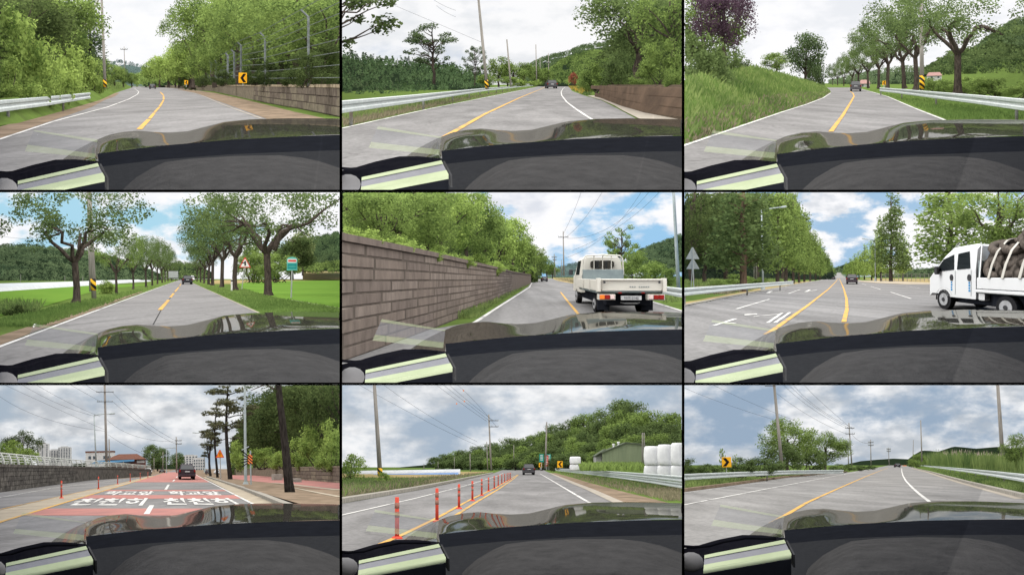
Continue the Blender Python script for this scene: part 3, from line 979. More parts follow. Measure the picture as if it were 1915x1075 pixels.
class Nat(Thing):
    """thing laid out in metres across (x), along the road (y) and up (z), turned by yaw"""
    def __init__(s, cell, name, X, D, yaw=0.0, sc=1.0, h=0.0, **kw):
        s.X, s.D, s.yw, s.sc, s.h = X, D, yaw, sc, h
        super().__init__(cell, name, cell.loc(X, h, D), **kw)
    def map(s, V):
        V = np.asarray(V, float) * s.sc; c, q = math.cos(s.yw), math.sin(s.yw)
        x = V[:, 0] * c - V[:, 1] * q + s.X; d = V[:, 0] * q + V[:, 1] * c + s.D; z = V[:, 2] + s.h
        Y = S * d
        return np.stack([s.cell.vp[0] * Y + x, Y, s.cell.vp[1] * Y + z - s.cell.H], 1)
    def add(s, name, m, mat, parent=None, **kw):
        return s.part(name, s.map(m[0]), m[1], mat, parent, **kw)

def wheel(t, x0, x1, y, r, rim_side=-1, parent=None, hub='rim'):
    def disc(rr, a, b): 
        ring = [(math.cos(w) * rr, math.sin(w) * rr) for w in np.linspace(0, 2 * math.pi, 18)[:-1]]
        return loft([[(a, y + p, r + q) for p, q in ring], [(b, y + p, r + q) for p, q in ring]])
    w = t.add('wheel', disc(r, x0, x1), 'tyre', parent)
    xs = x0 if rim_side < 0 else x1
    if w is not None:
        t.add('rim', disc(r * .62, xs + rim_side * .004, xs + rim_side * .02), hub, w)
        t.add('hub_cap', disc(r * .2, xs + rim_side * .022, xs + rim_side * .04), 'steel_dark', w)

def car(cell, u, vt, vb, label, paint='car_paint', wpx=None, name='car'):
    """dark wagon seen from behind"""
    X, D = cell.gp(u, vb); h = (vb - vt) * D / FZ; sc = h / 1.62
    t = Nat(cell, name, X, D, 0.0, sc, label=label + " " + cell.where, cat='car')
    wf = (wpx * D / FZ / sc / 1.8) if wpx else 1.0
    def sec(y, ks, zt=None):
        pts = [(.72, .3), (.86, .36), (.9, .62), (.88, .9), (.84, 1.0)]
        return [(x * wf * ks, y, z) for x, z in pts] + [(-x * wf * ks, y, z) for x, z in reversed(pts)]
    t.add('body', loft([sec(0.0, .96), sec(.12, 1), sec(1.2, 1), sec(3.6, 1), sec(4.3, .92)]), paint)
    def cab(y, zt, w1, w0=.83):
        return [(w0 * wf, y, 1.0), (w1 * wf, y, zt - .1), (w1 * .86 * wf, y, zt), (-w1 * .86 * wf, y, zt), (-w1 * wf, y, zt - .1), (-w0 * wf, y, 1.0)]
    c = t.add('cabin', loft([cab(.1, 1.05, .82), cab(.28, 1.56, .66), cab(1.2, 1.62, .69), cab(2.2, 1.58, .68), cab(3.0, 1.04, .8)]), paint)
    def q(pts): return np.array(pts, float), [[0, 1, 2, 3]]
    t.add('rear_window', q([(-.7 * wf, .085, 1.07), (.7 * wf, .085, 1.07), (.57 * wf, .24, 1.5), (-.57 * wf, .24, 1.5)]), 'car_glass')
    t.add('bumper', bbox(-.88 * wf, .88 * wf, -.09, .12, .36, .58, .04), paint)
    for s_ in (-1, 1):
        x0, x1 = sorted((s_ * .7 * wf, s_ * .88 * wf))
        t.add('tail_light', bbox(x0, x1, -.03, .1, .78, 1.02, .02), 'tail_red')
        wheel(t, *sorted((s_ * .62 * wf, s_ * .86 * wf)), .75, .32, s_)
        wheel(t, *sorted((s_ * .62 * wf, s_ * .86 * wf)), 3.4, .32, s_)
        t.add('roof_rail', bbox(*sorted((s_ * .52 * wf, s_ * .57 * wf)), .4, 2.1, 1.61, 1.67, .01), 'steel_dark')
        t.add('door_mirror', bbox(*sorted((s_ * .86 * wf, s_ * 1.04 * wf)), 2.3, 2.45, .98, 1.12, .03), paint)
    t.add('number_plate', bbox(-.26 * wf, .26 * wf, -.02, .02, .78, .9, .01), 'plate_white')
    return t.done()

def block_wall(cell, foot, heights, courses, length, mats, label, back='mortar', cap=None, Dmax=24.0, name='stone_wall', piece='stone', proud=.05, cap_h=.12, far_mat=None, jitter=.25, seed=5, joint=.014):
    """wall of separate stones along a foot line seen in the picture; beyond Dmax its face is plain"""
    rng = random.Random(seed)
    G = [cell.gp(u, v) for u, v in foot]
    d = np.array([g[1] for g in G]); x = np.array([g[0] for g in G]); hh = np.array(heights, float)
    o = np.argsort(d); d, x, hh = d[o], x[o], hh[o]
    fx = lambda D: float(np.interp(D, d, x)); fh = lambda D: float(np.interp(D, d, hh))
    sg = 1 if x[0] > 0 else -1      # the face looks toward the road
    t = Thing(cell, name, cell.loc(x[0], 0, d[0]), label + " " + cell.where, 'wall')
    st = np.unique(np.concatenate([np.linspace(d[0], d[-1], 50), d]))
    rings = [[cell.loc(fx(D), -.05, D), cell.loc(fx(D), fh(D), D), cell.loc(fx(D) + sg * .35, fh(D), D), cell.loc(fx(D) + sg * .35, -.05, D)] for D in st]
    near = [r for r, D in zip(rings, st) if D <= Dmax + 1e-6]; far = [r for r, D in zip(rings, st) if D >= Dmax - (st[1] - st[0]) - 1e-6]
    if len(near) > 1: t.part('core', *loft(near), back)
    if len(far) > 1: t.part('far_face', *loft(far), far_mat or mats[0])
    if cap:
        rc = [[cell.loc(fx(D) - sg * .07, fh(D) - .01, D), cell.loc(fx(D) - sg * .07, fh(D) + cap_h, D), cell.loc(fx(D) + sg * .36, fh(D) + cap_h, D), cell.loc(fx(D) + sg * .36, fh(D) - .01, D)] for D in st]
        t.part('coping', *loft(rc), cap)
    for c in range(courses):
        D = d[0] - rng.uniform(0, length)
        while D < min(Dmax, d[-1]):
            L = length * rng.uniform(1 - jitter, 1 + jitter); E = D + L - .035
            p = proud * rng.uniform(.5, 1.3)
            z0, z1 = c / courses, (c + 1) / courses
            def pts(Dq, i):
                h = fh(Dq); a, b = z0 * h + joint, z1 * h - joint
                X = fx(Dq)
                return [cell.loc(X + sg * .02, a, Dq), cell.loc(X - sg * p, a + .015, Dq + i * .02), cell.loc(X - sg * p, b - .015, Dq + i * .02), cell.loc(X + sg * .02, b, Dq)]
            t.part(piece, *loft([pts(D, 1), pts((D + E) / 2, 0), pts(E, -1)]), rng.choice(mats))
            D += L
    return t.done()


# ------------------------------------------------------------------ the car the views are taken from
def cockpit(cell, du, dvl, dvr, what):
    def P(u, v, D):
        dv = dvl + (dvr - dvl) * min(max((u - 545) / 1366, -.3), 1.1)
        return cell.pt(u + du, v + dv, D)
    t = Thing(cell, 'driver_car', P(900, 1000, .7), "dark car bonnet and dashboard seen from the driver seat " + cell.where, 'car')
    # bonnet
    sil = [(325, 912), (370, 876), (420, 842), (500, 800), (600, 757), (680, 739), (770, 731), (850, 738), (950, 742), (1050, 735), (1150, 712), (1250, 687), (1400, 673), (1600, 668), (1911, 669), (2060, 671)]
    near = [(325, 922), (420, 912), (545, 900), (546, 868), (900, 825), (1300, 790), (1700, 770), (2060, 758)]
    us = np.concatenate([np.linspace(325, 545, 12), np.linspace(546, 2060, 70)]); ts = np.linspace(0, 1, 14)
    vs = np.interp(us, *zip(*sil)); vn = np.interp(us, *zip(*near))
    V, F = [], []
    for tt in ts:
        for u, a, b in zip(us, vn, vs):
            v = a + (b - a) * (1 - (1 - tt) ** 1.25); D = 1.0 + 1.1 * tt ** 1.3
            p = P(u, v, D)
            e1 = ((u - 655) / 125) ** 2 + ((v - 792 - (u - 655) * -.18) / 34) ** 2
            e2 = ((u - 1700) / 520) ** 2 + ((v - 715) / 60) ** 2
            p[2] += .014 * math.exp(-e1 * 1.6) + .02 * math.exp(-e2 * 1.2)
            V.append(p)
    n = len(us)
    for i in range(len(ts) - 1):
        for k in range(n - 1): F.append([i * n + k, i * n + k + 1, (i + 1) * n + k + 1, (i + 1) * n + k])
    t.part('bonnet', np.array(V), F, 'bonnet_paint', smooth=True)
    def slab(pts_top, pts_bot, D0, D1, name, mat, k=3, parent=None):
        A = [P(u, v, D0) for u, v in resample(pts_top, k)]; B = [P(u, v, D1) for u, v in resample(pts_bot, k)]
        Ab = [p * (1.06) for p in A]
        V, F = join(strip(A, B), strip(Ab, A))
        return t.part(name, V, F, mat, parent, smooth=False)
    slab([(545, 858), (720, 836), (900, 815), (1300, 780), (1700, 760), (2060, 748)], [(552, 948), (720, 922), (900, 902), (1300, 872), (1700, 856), (2060, 845)], .93, .86, 'windscreen_trim', 'black_trim')
    slab([(540, 935), (720, 912), (900, 892), (1300, 862), (1700, 846), (2060, 835)], [(540, 1140), (720, 1140), (900, 1140), (1300, 1140), (1700, 1140), (2060, 1140)], .84, .6, 'dashboard', 'dash_dark')
    # instrument hood: rounded cover
    arc = [(640, 1110), (700, 1045), (760, 992), (850, 938), (920, 907), (1050, 889), (1300, 872), (1560, 868), (1680, 880), (1780, 900), (1900, 940), (2060, 1010)]
    A = resample(arc, 3); rings = []
    for tt in np.linspace(0, 1, 7):
        r = []
        for u, v in A:
            vv = v + (1150 - v) * (1 - math.cos(tt * 1.5)); uu = u + (1350 - u) * .12 * tt
            r.append(P(uu, vv, .66 - .1 * math.sin(tt * 1.5)))
        rings.append(r)
    rb = [[p * 1.12 - np.array([0, 0, .02]) for p in rings[0]]]
    t.part('instrument_hood', *loft(rb + rings, close=False, cap=False), 'dash_cowl', smooth=True)
    # wiper and its well
    w = t.part('wiper_well', *strip([P(u, v, .9) for u, v in resample([(-60, 985), (60, 958), (180, 922), (310, 892), (420, 890), (560, 902)], 3)], [P(u, v, .84) for u, v in resample([(-60, 1150), (60, 1150), (180, 1150), (310, 1150), (420, 1150), (560, 1150)], 3)]), 'wiper_black')
    t.part('wiper', *tube([P(*p, .82) for p in resample([(-60, 958), (40, 966), (130, 958), (210, 932), (330, 908), (500, 905)], 4)], [.0045] * 21, 8), 'wiper_black', smooth=True)
    t.done()
    # striped holder lying on the dashboard, and the pane of windscreen that mirrors it
    R = cell.R; Yp = S * .62; px = Yp / (FOC * ZK)
    def refl_y(v): return Yp + (v - 800) * px
    def hold(s_, c):      # s_ along its length, c across it (0 far edge, 1 near edge)
        ud = (100 + 445 * s_) * (1 - c) + (95 + 490 * s_) * c; vd = (1015 - 100 * s_) * (1 - c) + (1092 - 100 * s_) * c
        vr = (858 + 38 * s_) * (1 - c) + (690 + 75 * s_) * c
        dv = dvl + (dvr - dvl) * min(max((ud - 545) / 1366, -.3), 1.1)
        q = cell.pt(ud + du, vd + dv, 1.0)
        q = q / (q @ R[:, 1]) * refl_y(vr)
        return q
    h = Thing(cell, 'phone_holder', hold(.5, 1), "grey holder with two lime stripes lying on the dashboard " + cell.where, 'holder')
    def band(c0, c1, out, name, mat):
        nrm = R @ np.array([0, -.5, .85])
        A = [hold(q, c0) + nrm * out for q in np.linspace(0, 1, 9)]; B = [hold(q, c1) + nrm * out for q in np.linspace(0, 1, 9)]
        h.part(name, *strip(A, B), mat)
    band(0, 1, 0, 'body', 'pad_grey')
    band(.0, .24, .002, 'stripe', 'pad_lime')
    band(.7, 1.0, .002, 'stripe', 'pad_lime')
    e0, e1 = hold(1, 0), hold(1, 1); dn = R @ np.array([0, .02, -.03])
    ex = R @ np.array([.004, 0, 0])
    h.part('end_cap', *loft([[e0 + ex, e1 + ex, e1 + ex + dn, e0 + ex + dn], [e0 + 2 * ex, e1 + 2 * ex, e1 + 2 * ex + dn, e0 + 2 * ex + dn]]), 'steel_dark')
    f0, f1 = hold(0, 1), hold(1, 1)
    roll = [np.array([0, -.006 * math.sin(a), -.0065 * (1 - math.cos(a))]) for a in np.linspace(0, 2.2, 7)]
    nz = R @ np.array([0, -.5, .85]) * .002
    h.part('front_roll', *loft([[f0 + nz + R @ r, f1 + nz + R @ r] for r in roll], close=False, cap=False), 'pad_lime', smooth=True)
    lo_ = R @ roll[-1]; dn2 = R @ np.array([0, .01, -.04])
    h.part('front_edge', *strip([f0 + lo_, f1 + lo_], [f0 + lo_ + dn2, f1 + lo_ + dn2]), 'black_trim')
    kc = P(25, 1050, .64)
    V, F = loft([[kc + R @ np.array([.03 * math.cos(a) * q, -.02 * math.sqrt(max(0, 1 - q * q)), .024 * math.sin(a) * q]) for a in np.linspace(0, 2 * math.pi, 15)[:-1]] for q in (1, .9, .7, .4, .05)])
    h.part('knob', V, F, 'knob_grey', smooth=True)
    h.done()
    def pane(u, v):
        dv = dvl + (dvr - dvl) * min(max((u - 545) / 1366, -.3), 1.1)
        q = cell.pt(u + du, v + dv, 1.0)
        return q / (q @ R[:, 1]) * (Yp - (v - 800) * 0 + 0)
    # a pane at 45 degrees: every point of it lies so that a level ray is thrown straight down
    c0 = pane(330, 800)
    nv = R @ np.array([0, -1, -1]) / math.sqrt(2)
    V = []
    for u, v in ((190, 726), (545, 780), (532, 882), (138, 846)):
        q = pane(u, v); V.append(q * ((c0 @ nv) / (q @ nv)))
    single(cell, 'windscreen_glass', np.array(V), [[0, 1, 2, 3]], 'windscreen_glass', "faintly reflecting patch of windscreen glass over the wiper " + cell.where, 'windscreen')

# ================================================================== the nine places
W1 = (0.93, 0.95, 0.97)
cells = [
    Cell(0, 0, 476, "on the fenced forest bend"), Cell(1, 0, 470, "by the wooded valley bend"), Cell(2, 0, 462, "on the tree-shaded bend"),
    Cell(0, 1, 485, "on the paddy field road"), Cell(1, 1, 472, "on the block wall road"), Cell(2, 1, 472, "on the wide avenue"),
    Cell(0, 2, 478, "in the school zone"), Cell(1, 2, 468, "on the orange post road"), Cell(2, 2, 456, "on the open highway bend")]
c1, c2, c3, c4, c5, c6, c7, c8, c9 = cells
WHITE = (1.0, 1.0, 1.02)
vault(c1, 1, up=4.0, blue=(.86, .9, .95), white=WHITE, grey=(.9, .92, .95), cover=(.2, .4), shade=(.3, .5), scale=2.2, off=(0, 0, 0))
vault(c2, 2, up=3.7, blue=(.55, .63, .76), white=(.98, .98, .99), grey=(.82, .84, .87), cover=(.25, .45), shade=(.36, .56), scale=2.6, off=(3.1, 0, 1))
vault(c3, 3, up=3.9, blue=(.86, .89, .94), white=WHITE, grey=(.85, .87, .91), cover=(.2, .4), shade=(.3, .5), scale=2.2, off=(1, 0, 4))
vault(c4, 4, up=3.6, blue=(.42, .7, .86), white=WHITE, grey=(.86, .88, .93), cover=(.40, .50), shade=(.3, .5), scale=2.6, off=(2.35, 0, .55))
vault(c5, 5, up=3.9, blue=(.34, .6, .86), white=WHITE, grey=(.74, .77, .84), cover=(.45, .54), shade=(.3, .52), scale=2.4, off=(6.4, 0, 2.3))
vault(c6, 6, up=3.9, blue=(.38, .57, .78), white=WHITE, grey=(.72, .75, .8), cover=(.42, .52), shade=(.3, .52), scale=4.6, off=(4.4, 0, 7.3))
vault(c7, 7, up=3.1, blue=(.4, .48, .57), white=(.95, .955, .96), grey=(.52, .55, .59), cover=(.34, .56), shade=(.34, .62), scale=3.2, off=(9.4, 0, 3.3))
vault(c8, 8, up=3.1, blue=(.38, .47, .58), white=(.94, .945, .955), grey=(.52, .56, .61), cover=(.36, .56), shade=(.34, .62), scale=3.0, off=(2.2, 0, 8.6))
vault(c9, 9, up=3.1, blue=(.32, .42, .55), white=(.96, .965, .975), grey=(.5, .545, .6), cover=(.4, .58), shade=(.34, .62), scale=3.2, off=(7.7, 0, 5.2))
q = 470.0 * S
single(None, 'backdrop', np.array([(-.36 * q, q, -.2 * q), (.36 * q, q, -.2 * q), (.36 * q, q, .2 * q), (-.36 * q, q, .2 * q)]), [[0, 1, 2, 3]], 'black_void', kind='structure')
OFF = [(0, 0, 0), (15, -15, 5), (-15, 3, 7), (0, 12, 10), (37, -8, 15), (-20, -8, 0), (-65, 0, 15), (0, -12, 10), (27, -35, 10)]
for c, (du, a, b) in zip(cells, OFF):
    cockpit(c, du, a, b, c.where)

ORD = 'first second third fourth fifth sixth seventh eighth ninth tenth eleventh twelfth thirteenth fourteenth fifteenth'.split()

def row_trees(cell, items, label='', **kw):
    for i, it in enumerate(sorted(items, key=lambda q: q[4])):
        tree(cell, *it[:5], **{**kw, 'label': ORD[i] + ' ' + label, **(it[5] if len(it) > 5 else {})})

# ------------------------------------------------------------------ 1: bend through the wood, fence and stone wall
def place_1():
    c = c1
    ground(c, 'grass_ground')
    road = sheet(c, 'road', [(484, 742, 850), (490, 737, 930), (498, 715, 1020), (510, 672, 1130), (520, 645, 1180), (540, 600, 1270), (560, 560, 1350), (590, 450, 1480), (625, 350, 1620), (660, 190, 1760), (710, 0, 1940), (900, -700, 2600), (1100, -1500, 3400)], 'asphalt', .0)
    sheet(c, 'road_shoulder', [(500, 985, 1040), (520, 1090, 1200), (540, 1150, 1290), (560, 1200, 1380), (590, 1285, 1500), (625, 1380, 1640), (660, 1475, 1800), (700, 1585, 1960)], 'soil', .008, road)
    sheet(c, 'road_shoulder', [(520, 640, 668), (540, 590, 640), (560, 550, 585), (600, 400, 510), (650, 200, 365), (710, 0, 190), (790, -260, -30)], 'soil', .008, road)
    line(c, road, [(-60, 800), (0, 780), (300, 680), (600, 600), (720, 555), (768, 528), (775, 514), (752, 496)], .13, 'white_paint')
    line(c, road, [(1460, 664), (1250, 588), (1130, 535), (1075, 520), (960, 506)], .12, 'concrete_edge')
    for a, b, w in (((778, 724), (832, 668), .2), ((836, 664), (862, 632), .17), ((864, 628), (890, 600), .15), ((892, 597), (914, 560), .17), ((914, 557), (913, 536), .2), ((912, 533), (895, 515), .25)):
        line(c, road, [a, b], w, 'yellow_paint')
    bank(c, 'verge', [(-100, 712, -100, 560, 1), (100, 690, 60, 545, 1), (350, 622, 330, 530, 2), (560, 560, 520, 505, 4), (640, 522, 620, 492, 6), (735, 490, 720, 478, 20)], 'grass_ground')
    A, B = bank(c, 'bank', [(-60, 660, -80, 470, 1.5), (100, 640, 80, 460, 1.5), (330, 600, 320, 455, 3), (530, 548, 500, 455, 6), (640, 518, 600, 462, 10), (730, 490, 690, 460, 25)], 'grass_ground')
    grass_on(c, A, B, 4500, .35, 'blade_green', .05, 3)
    guardrail(c, [(-60, 566), (0, 560), (250, 541), (500, 518)], "galvanised guardrail ending beside the bushes", h=.78, low=.4)
    pole(c, (587, 492), (567, -20), 9, 24, "tall concrete utility pole with yellow and black striped foot", stripe=(488, 446), brace=((562, -20), (425, 240), 5))
    pole(c, (697, 400), (693, 262), 2.6, 120, "far thin utility pole with a crossarm against the white sky", arms=((278, 20, 0),))
    chevron(c, 1356, 437, 46, 58, 19, "large yellow chevron sign above the stone wall", vb=482)
    chevron(c, 1040, 462, 20, 24, 45, "small far yellow chevron sign above the stone wall", vb=486)
    car(c, 850, 470, 498, "dark car driving ahead far around the curve", wpx=36)
    block_wall(c, [(895, 488), (1050, 501), (1200, 512), (1500, 577), (1700, 612), (1911, 655), (2000, 674)], [.9, 1.0, 1.12, 1.15, 1.15, 1.15, 1.15], 3, .62, ['stone_wall_a', 'stone_wall_b'], "low rough stone wall with pale coping below the fence", cap='stone_cap', Dmax=22, cap_h=.13)
    # fence
    ps = [(1722, 475, 85, 11.5), (1480, 462, 200, 16.6), (1346, 440, 245, 22.5), (1308, 432, 285, 28), (1272, 437, 300, 32), (1238, 438, 312, 36.5), (1205, 445, 330, 41), (1180, 450, 342, 45), (1160, 455, 355, 50), (1140, 458, 368, 56), (1122, 460, 378, 63)]
    t = Thing(c, 'wire_fence', c.pt(1480, 462, 16.6), "tall wire fence with bent concrete posts above the stone wall " + c.where, 'fence')
    tops = []
    for u, vb, vt, D in ps:
        k = D / FZ; a, b = c.pt(u, vb + 8, D), c.pt(u, vt + 12, D); e = b + np.array([-.32, 0, .32]); r = max(.055, .004 * D)
        t.part('fence_post', *tube([a, b, e], [r, r, r * .8], 6), 'fence_post')
        tops.append((a, b, e))
    p0 = [q + (q - w) * .75 for q, w in zip(tops[0], tops[1])]
    tops = [tuple(p0)] + tops
    for f in (.12, .27, .42, .57, .72, .87, 1.0, 1.12):
        P = [a + (b - a) * f if f <= 1 else e for a, b, e in tops]
        t.part('strand', *tube(P, [.007 + .0006 * p[1] / S for p in P], 4), 'fence_post')
    t.done()
    hill(c, [(-80, -120), (200, -60), (400, 60), (480, 180), (560, 330), (620, 400)], 500, 70, 45, 700, 60, 'leaf_dark', seed=12)
    hill(c, [(1080, 330), (1180, 120), (1300, -60), (1600, -120), (1990, -150)], 495, 85, 66, 900, 60, 'leaf_dark', seed=13)
    hill(c, [(800, 440), (900, 390), (1000, 350), (1120, 330)], 482, 200, 130, 300, 30, 'leaf_mid', seed=14)
    # woods
    G = "trees of the wood " + c.where
    row_trees(c, [(1850, -60, 560, 520, 15), (1650, -120, 540, 520, 18), (1560, -90, 520, 420, 22), (1800, 250, 520, 340, 14.5, dict(leaf='leaf_dark')), (1420, -60, 500, 430, 27), (1560, 220, 500, 300, 20, dict(leaf='leaf_dark'))],
              leaf='leaf_mid', kind='big', label="dark leafy tree standing behind the wire fence", group=G)
    row_trees(c, [(1330, -80, 480, 440, 34), (1200, -100, 490, 430, 42), (1080, 0, 490, 330, 55, dict(kind='spread')), (1260, 180, 475, 260, 36), (1150, 260, 480, 200, 46)],
              leaf='leaf_mid', kind='big', label="tall tree arching over the far fence toward the road", group=G)
    row_trees(c, [(1060, 230, 495, 200, 60), (1000, 250, 492, 180, 72), (940, 300, 490, 150, 90), (890, 320, 488, 120, 110), (850, 350, 488, 100, 140), (815, 385, 486, 80, 170), (1110, 330, 490, 130, 52), (980, 380, 490, 110, 76)],
              leaf='leaf_bright', kind='round', label="bright green tree along the inside of the curve", group=G)
    row_trees(c, [(60, -200, 560, 560, 12.5), (330, -150, 540, 420, 19, dict(leaf='leaf_mid')), (210, -60, 520, 420, 23, dict(leaf='leaf_mid'))], kind='big', leaf='leaf_dark', label="tall dark tree rising above the roadside bushes", group=G)
    tree(c, 500, 30, 500, 190, 30, 'cone', 'leaf_blue', "slim dark conifer behind the striped utility pole", group=G)
    row_trees(c, [(40, 60, 620, 420, 11), (230, 130, 600, 330, 13.5), (60, 330, 600, 300, 10.5), (330, 220, 570, 270, 16), (420, 290, 560, 230, 19), (200, 330, 600, 260, 12), (510, 330, 530, 170, 26)], kind='fine_bush', leaf='leaf_bright', name='bush', cat='bush',
              label="bright green bush on the bank behind the guardrail", group="bank bushes " + c.where)
    row_trees(c, [(590, 330, 505, 110, 45), (640, 365, 500, 100, 60), (690, 385, 495, 90, 80), (735, 410, 490, 70, 110), (765, 425, 488, 50, 150)], kind='round', leaf='leaf_mid', label="small tree on the outer verge toward the far curve", group=G)
    hill(c, [(560, 420), (640, 380), (690, 355), (740, 362), (790, 372), (860, 400)], 480, 440, 300, 260, 14, 'hill_blue', seed=11, base='hill_blue')
    row_trees(c, [(1250, 400, 478, 120, 30), (1130, 420, 486, 90, 45), (1420, 395, 474, 130, 19.5), (1600, 400, 478, 150, 15.5), (1800, 410, 482, 170, 12.5), (1020, 430, 490, 70, 60), (1700, 300, 482, 190, 11.2), (1500, 340, 474, 130, 16), (1400, 380, 472, 110, 20)], kind='fine_bush', leaf='leaf_dark', name='bush', cat='bush',
              label="low dark bush along the top of the stone wall", group="wall top bushes " + c.where)
place_1()

# ------------------------------------------------------------------ 2: bend over a wooded valley
def place_2():
    c = c2
    ground(c, 'grass_ground')
    road = sheet(c, 'road', [(474, 1158, 1242), (480, 1120, 1262), (490, 1072, 1275), (510, 968, 1290), (535, 848, 1360), (545, 798, 1395), (560, 728, 1450), (608, 492, 1545), (660, 258, 1640), (720, -25, 1760), (800, -400, 1950), (950, -1100, 2400), (1100, -1800, 2800)], 'asphalt')
    line(c, road, [(-60, 735), (0, 720), (500, 608), (860, 535), (1130, 481)], .14, 'white_paint')
    line(c, road, [(560, 778), (590, 760), (800, 640), (1000, 546), (1110, 501), (1145, 486)], .2, 'yellow_paint')
    line(c, road, [(1420, 678), (1385, 660), (1310, 610), (1260, 572), (1232, 535), (1228, 515), (1238, 498), (1252, 486)], .14, 'white_paint')
    sheet(c, 'gutter', [(535, 1375, 1430), (545, 1405, 1465), (560, 1455, 1505), (590, 1525, 1580), (620, 1575, 1680), (660, 1655, 1860), (700, 1740, 2010)], 'concrete_edge', .01, road)
    grass(c, [(482, 1090, 1115), (500, 960, 1010), (535, 760, 840), (560, 600, 715), (608, 330, 480), (640, 150, 330), (720, -250, -30)], 4500, .2, 'blade_dry', 1.2, 4)
    grass(c, [(484, 1060, 1100), (535, 680, 800), (608, 250, 420), (700, -250, 0)], 2000, .35, 'blade_green', 1.2, 14)
    guardrail(c, [(-60, 570), (0, 563), (400, 530), (800, 493), (1000, 480), (1130, 473)], "long galvanised guardrail above the valley", h=.78, low=.42, post_step=5)
    hill(c, [(-40, 290), (20, 305), (80, 325), (180, 345), (330, 352), (480, 362), (600, 382), (700, 402), (830, 440)], (572, 490), 150, (19.5, 62), 500, 38, 'hill_valley', seed=21, point=.9)
    rv = np.random.default_rng(77)
    for row in range(7):
        u = -30.0 + row * 13
        while u < 800:
            top = np.interp(u, [-40, 80, 330, 480, 600, 700, 830], [288, 325, 350, 360, 380, 402, 438]); foot = np.interp(u, [-40, 830], [572, 490]); f = row / 6.5
            vt = top + (foot - top) * f * .8 + rv.uniform(-10, 10); hh = rv.uniform(62, 88)
            Dn = np.interp(u, [-40, 830], [19.5, 62])
            tree(c, u, vt, vt + hh, hh * rv.uniform(.42, .6), 145 + (Dn * 1.25 - 145) * f, 'cone', 'leaf_conifer', "conifer in the wood covering the valley slope", group="valley conifers " + c.where)
            u += rv.uniform(24, 40) * (1 + f * .2)
    hill(c, [(1000, 400), (1100, 352), (1180, 322), (1250, 312), (1330, 277), (1470, 256), (1560, 240)], 470, 420, 220, 900, 20, 'hill_far', seed=22)
    hill(c, [(1080, 440), (1170, 395), (1240, 350), (1320, 318), (1400, 300), (1500, 310)], 480, 210, 130, 500, 26, 'leaf_mid', seed=23)
    tree(c, 517, 140, 470, 250, 58, 'open', 'leaf_blue', "tall open-crowned tree standing above the valley wood", lean=-.03)
    tree(c, 745, 262, 480, 125, 62, 'open', 'leaf_blue', "smaller open-crowned tree between the tall tree and the pole")
    tree(c, -110, -220, 560, 620, 16, 'open', 'leaf_dark', "dark overhanging branches of a tree at the picture edge", seed=1)
    row_trees(c, [(880, 322, 490, 130, 60), (820, 420, 495, 90, 50), (960, 360, 486, 110, 75), (1020, 352, 482, 100, 85), (1080, 372, 480, 90, 95), (1140, 385, 478, 80, 110), (930, 430, 488, 100, 55)], kind='round', leaf='leaf_mid', label="leafy tree beyond the guardrail toward the far bend", group="far verge trees " + c.where)
    row_trees(c, [(1000, 445, 482, 80, 62), (1080, 448, 478, 70, 80)], kind='bush', leaf='leaf_bright', name='bush', cat='bush', label="pale green bush behind the far guardrail", group="far bushes " + c.where)
    pole(c, (815, 500), (765, -20), 9, 26, "tall leaning utility pole with striped foot beside the guardrail", stripe=(492, 450))
    pole(c, (948, 485), (925, 222), 5, 50, "second utility pole, dark and bare, beyond the striped one")
    pole(c, (1092, 470), (1087, 250), 3.2, 85, "third utility pole, thin, above the distant trees")
    pole(c, (1160, 455), (1157, 298), 2.2, 130, "farthest thin utility pole with a short crossarm", arms=((352, 10, 0),))
    pole(c, (1113, 440), (1110, 322), 1.8, 150, "short faint utility pole between the third and farthest poles")
    wires(c, [(((220, 0), (440, 92), (785, 238)), 20, 40), (((530, 32), (640, 96)), 40, 60), (((500, -10), (640, 60)), 40, 60)])
    car(c, 1180, 448, 496, "dark wagon driving ahead near the orange flowers", wpx=60)
    tree(c, 1297, 406, 472, 46, 55, 'fine_bush', 'leaf_red', "small red-leaved shrub beside the bend", name='shrub', cat='shrub')
    grass(c, [(480, 1262, 1330), (500, 1285, 1370), (528, 1345, 1395)], 900, .5, 'flower_yellow', 2.2, 5, name='flowers')
    grass(c, [(480, 1262, 1330), (500, 1285, 1375), (534, 1355, 1400)], 700, .4, 'blade_green', 2.0, 6)
    tree(c, 1660, -170, 470, 560, 21, 'big', 'leaf_street', "large dark-green tree leaning over the retaining wall", seed=0)
    tree(c, 1850, -260, 500, 420, 17, 'big', 'leaf_mid', "tall tree at the end of the retaining wall", seed=1)
    row_trees(c, [(1440, 330, 515, 210, 30), (1380, 400, 520, 100, 32), (1530, 290, 490, 190, 26, dict(leaf='leaf_street')), (1800, 230, 490, 240, 16), (1880, 380, 500, 170, 13), (1700, 395, 490, 150, 18)], kind='fine_bush', leaf='leaf_mid', name='bush', cat='bush', label="dense bush growing at the top of the retaining wall", group="wall bushes " + c.where)
    bank(c, 'slope', [(1440, 545, 1470, 474, 3), (1560, 590, 1600, 474, 3), (1700, 632, 1720, 474, 3), (1990, 690, 1990, 474, 3)], 'soil_dark')
    hill(c, [(1380, 420), (1480, 300), (1560, 200), (1660, 60), (1780, -60), (1990, -120)], 500, 60, 45, 600, 60, 'leaf_dark', seed=24)
    # concrete wall cast in panels
    foot = [(1445, 546), (1560, 592), (1700, 632), (1911, 668), (2010, 686)]
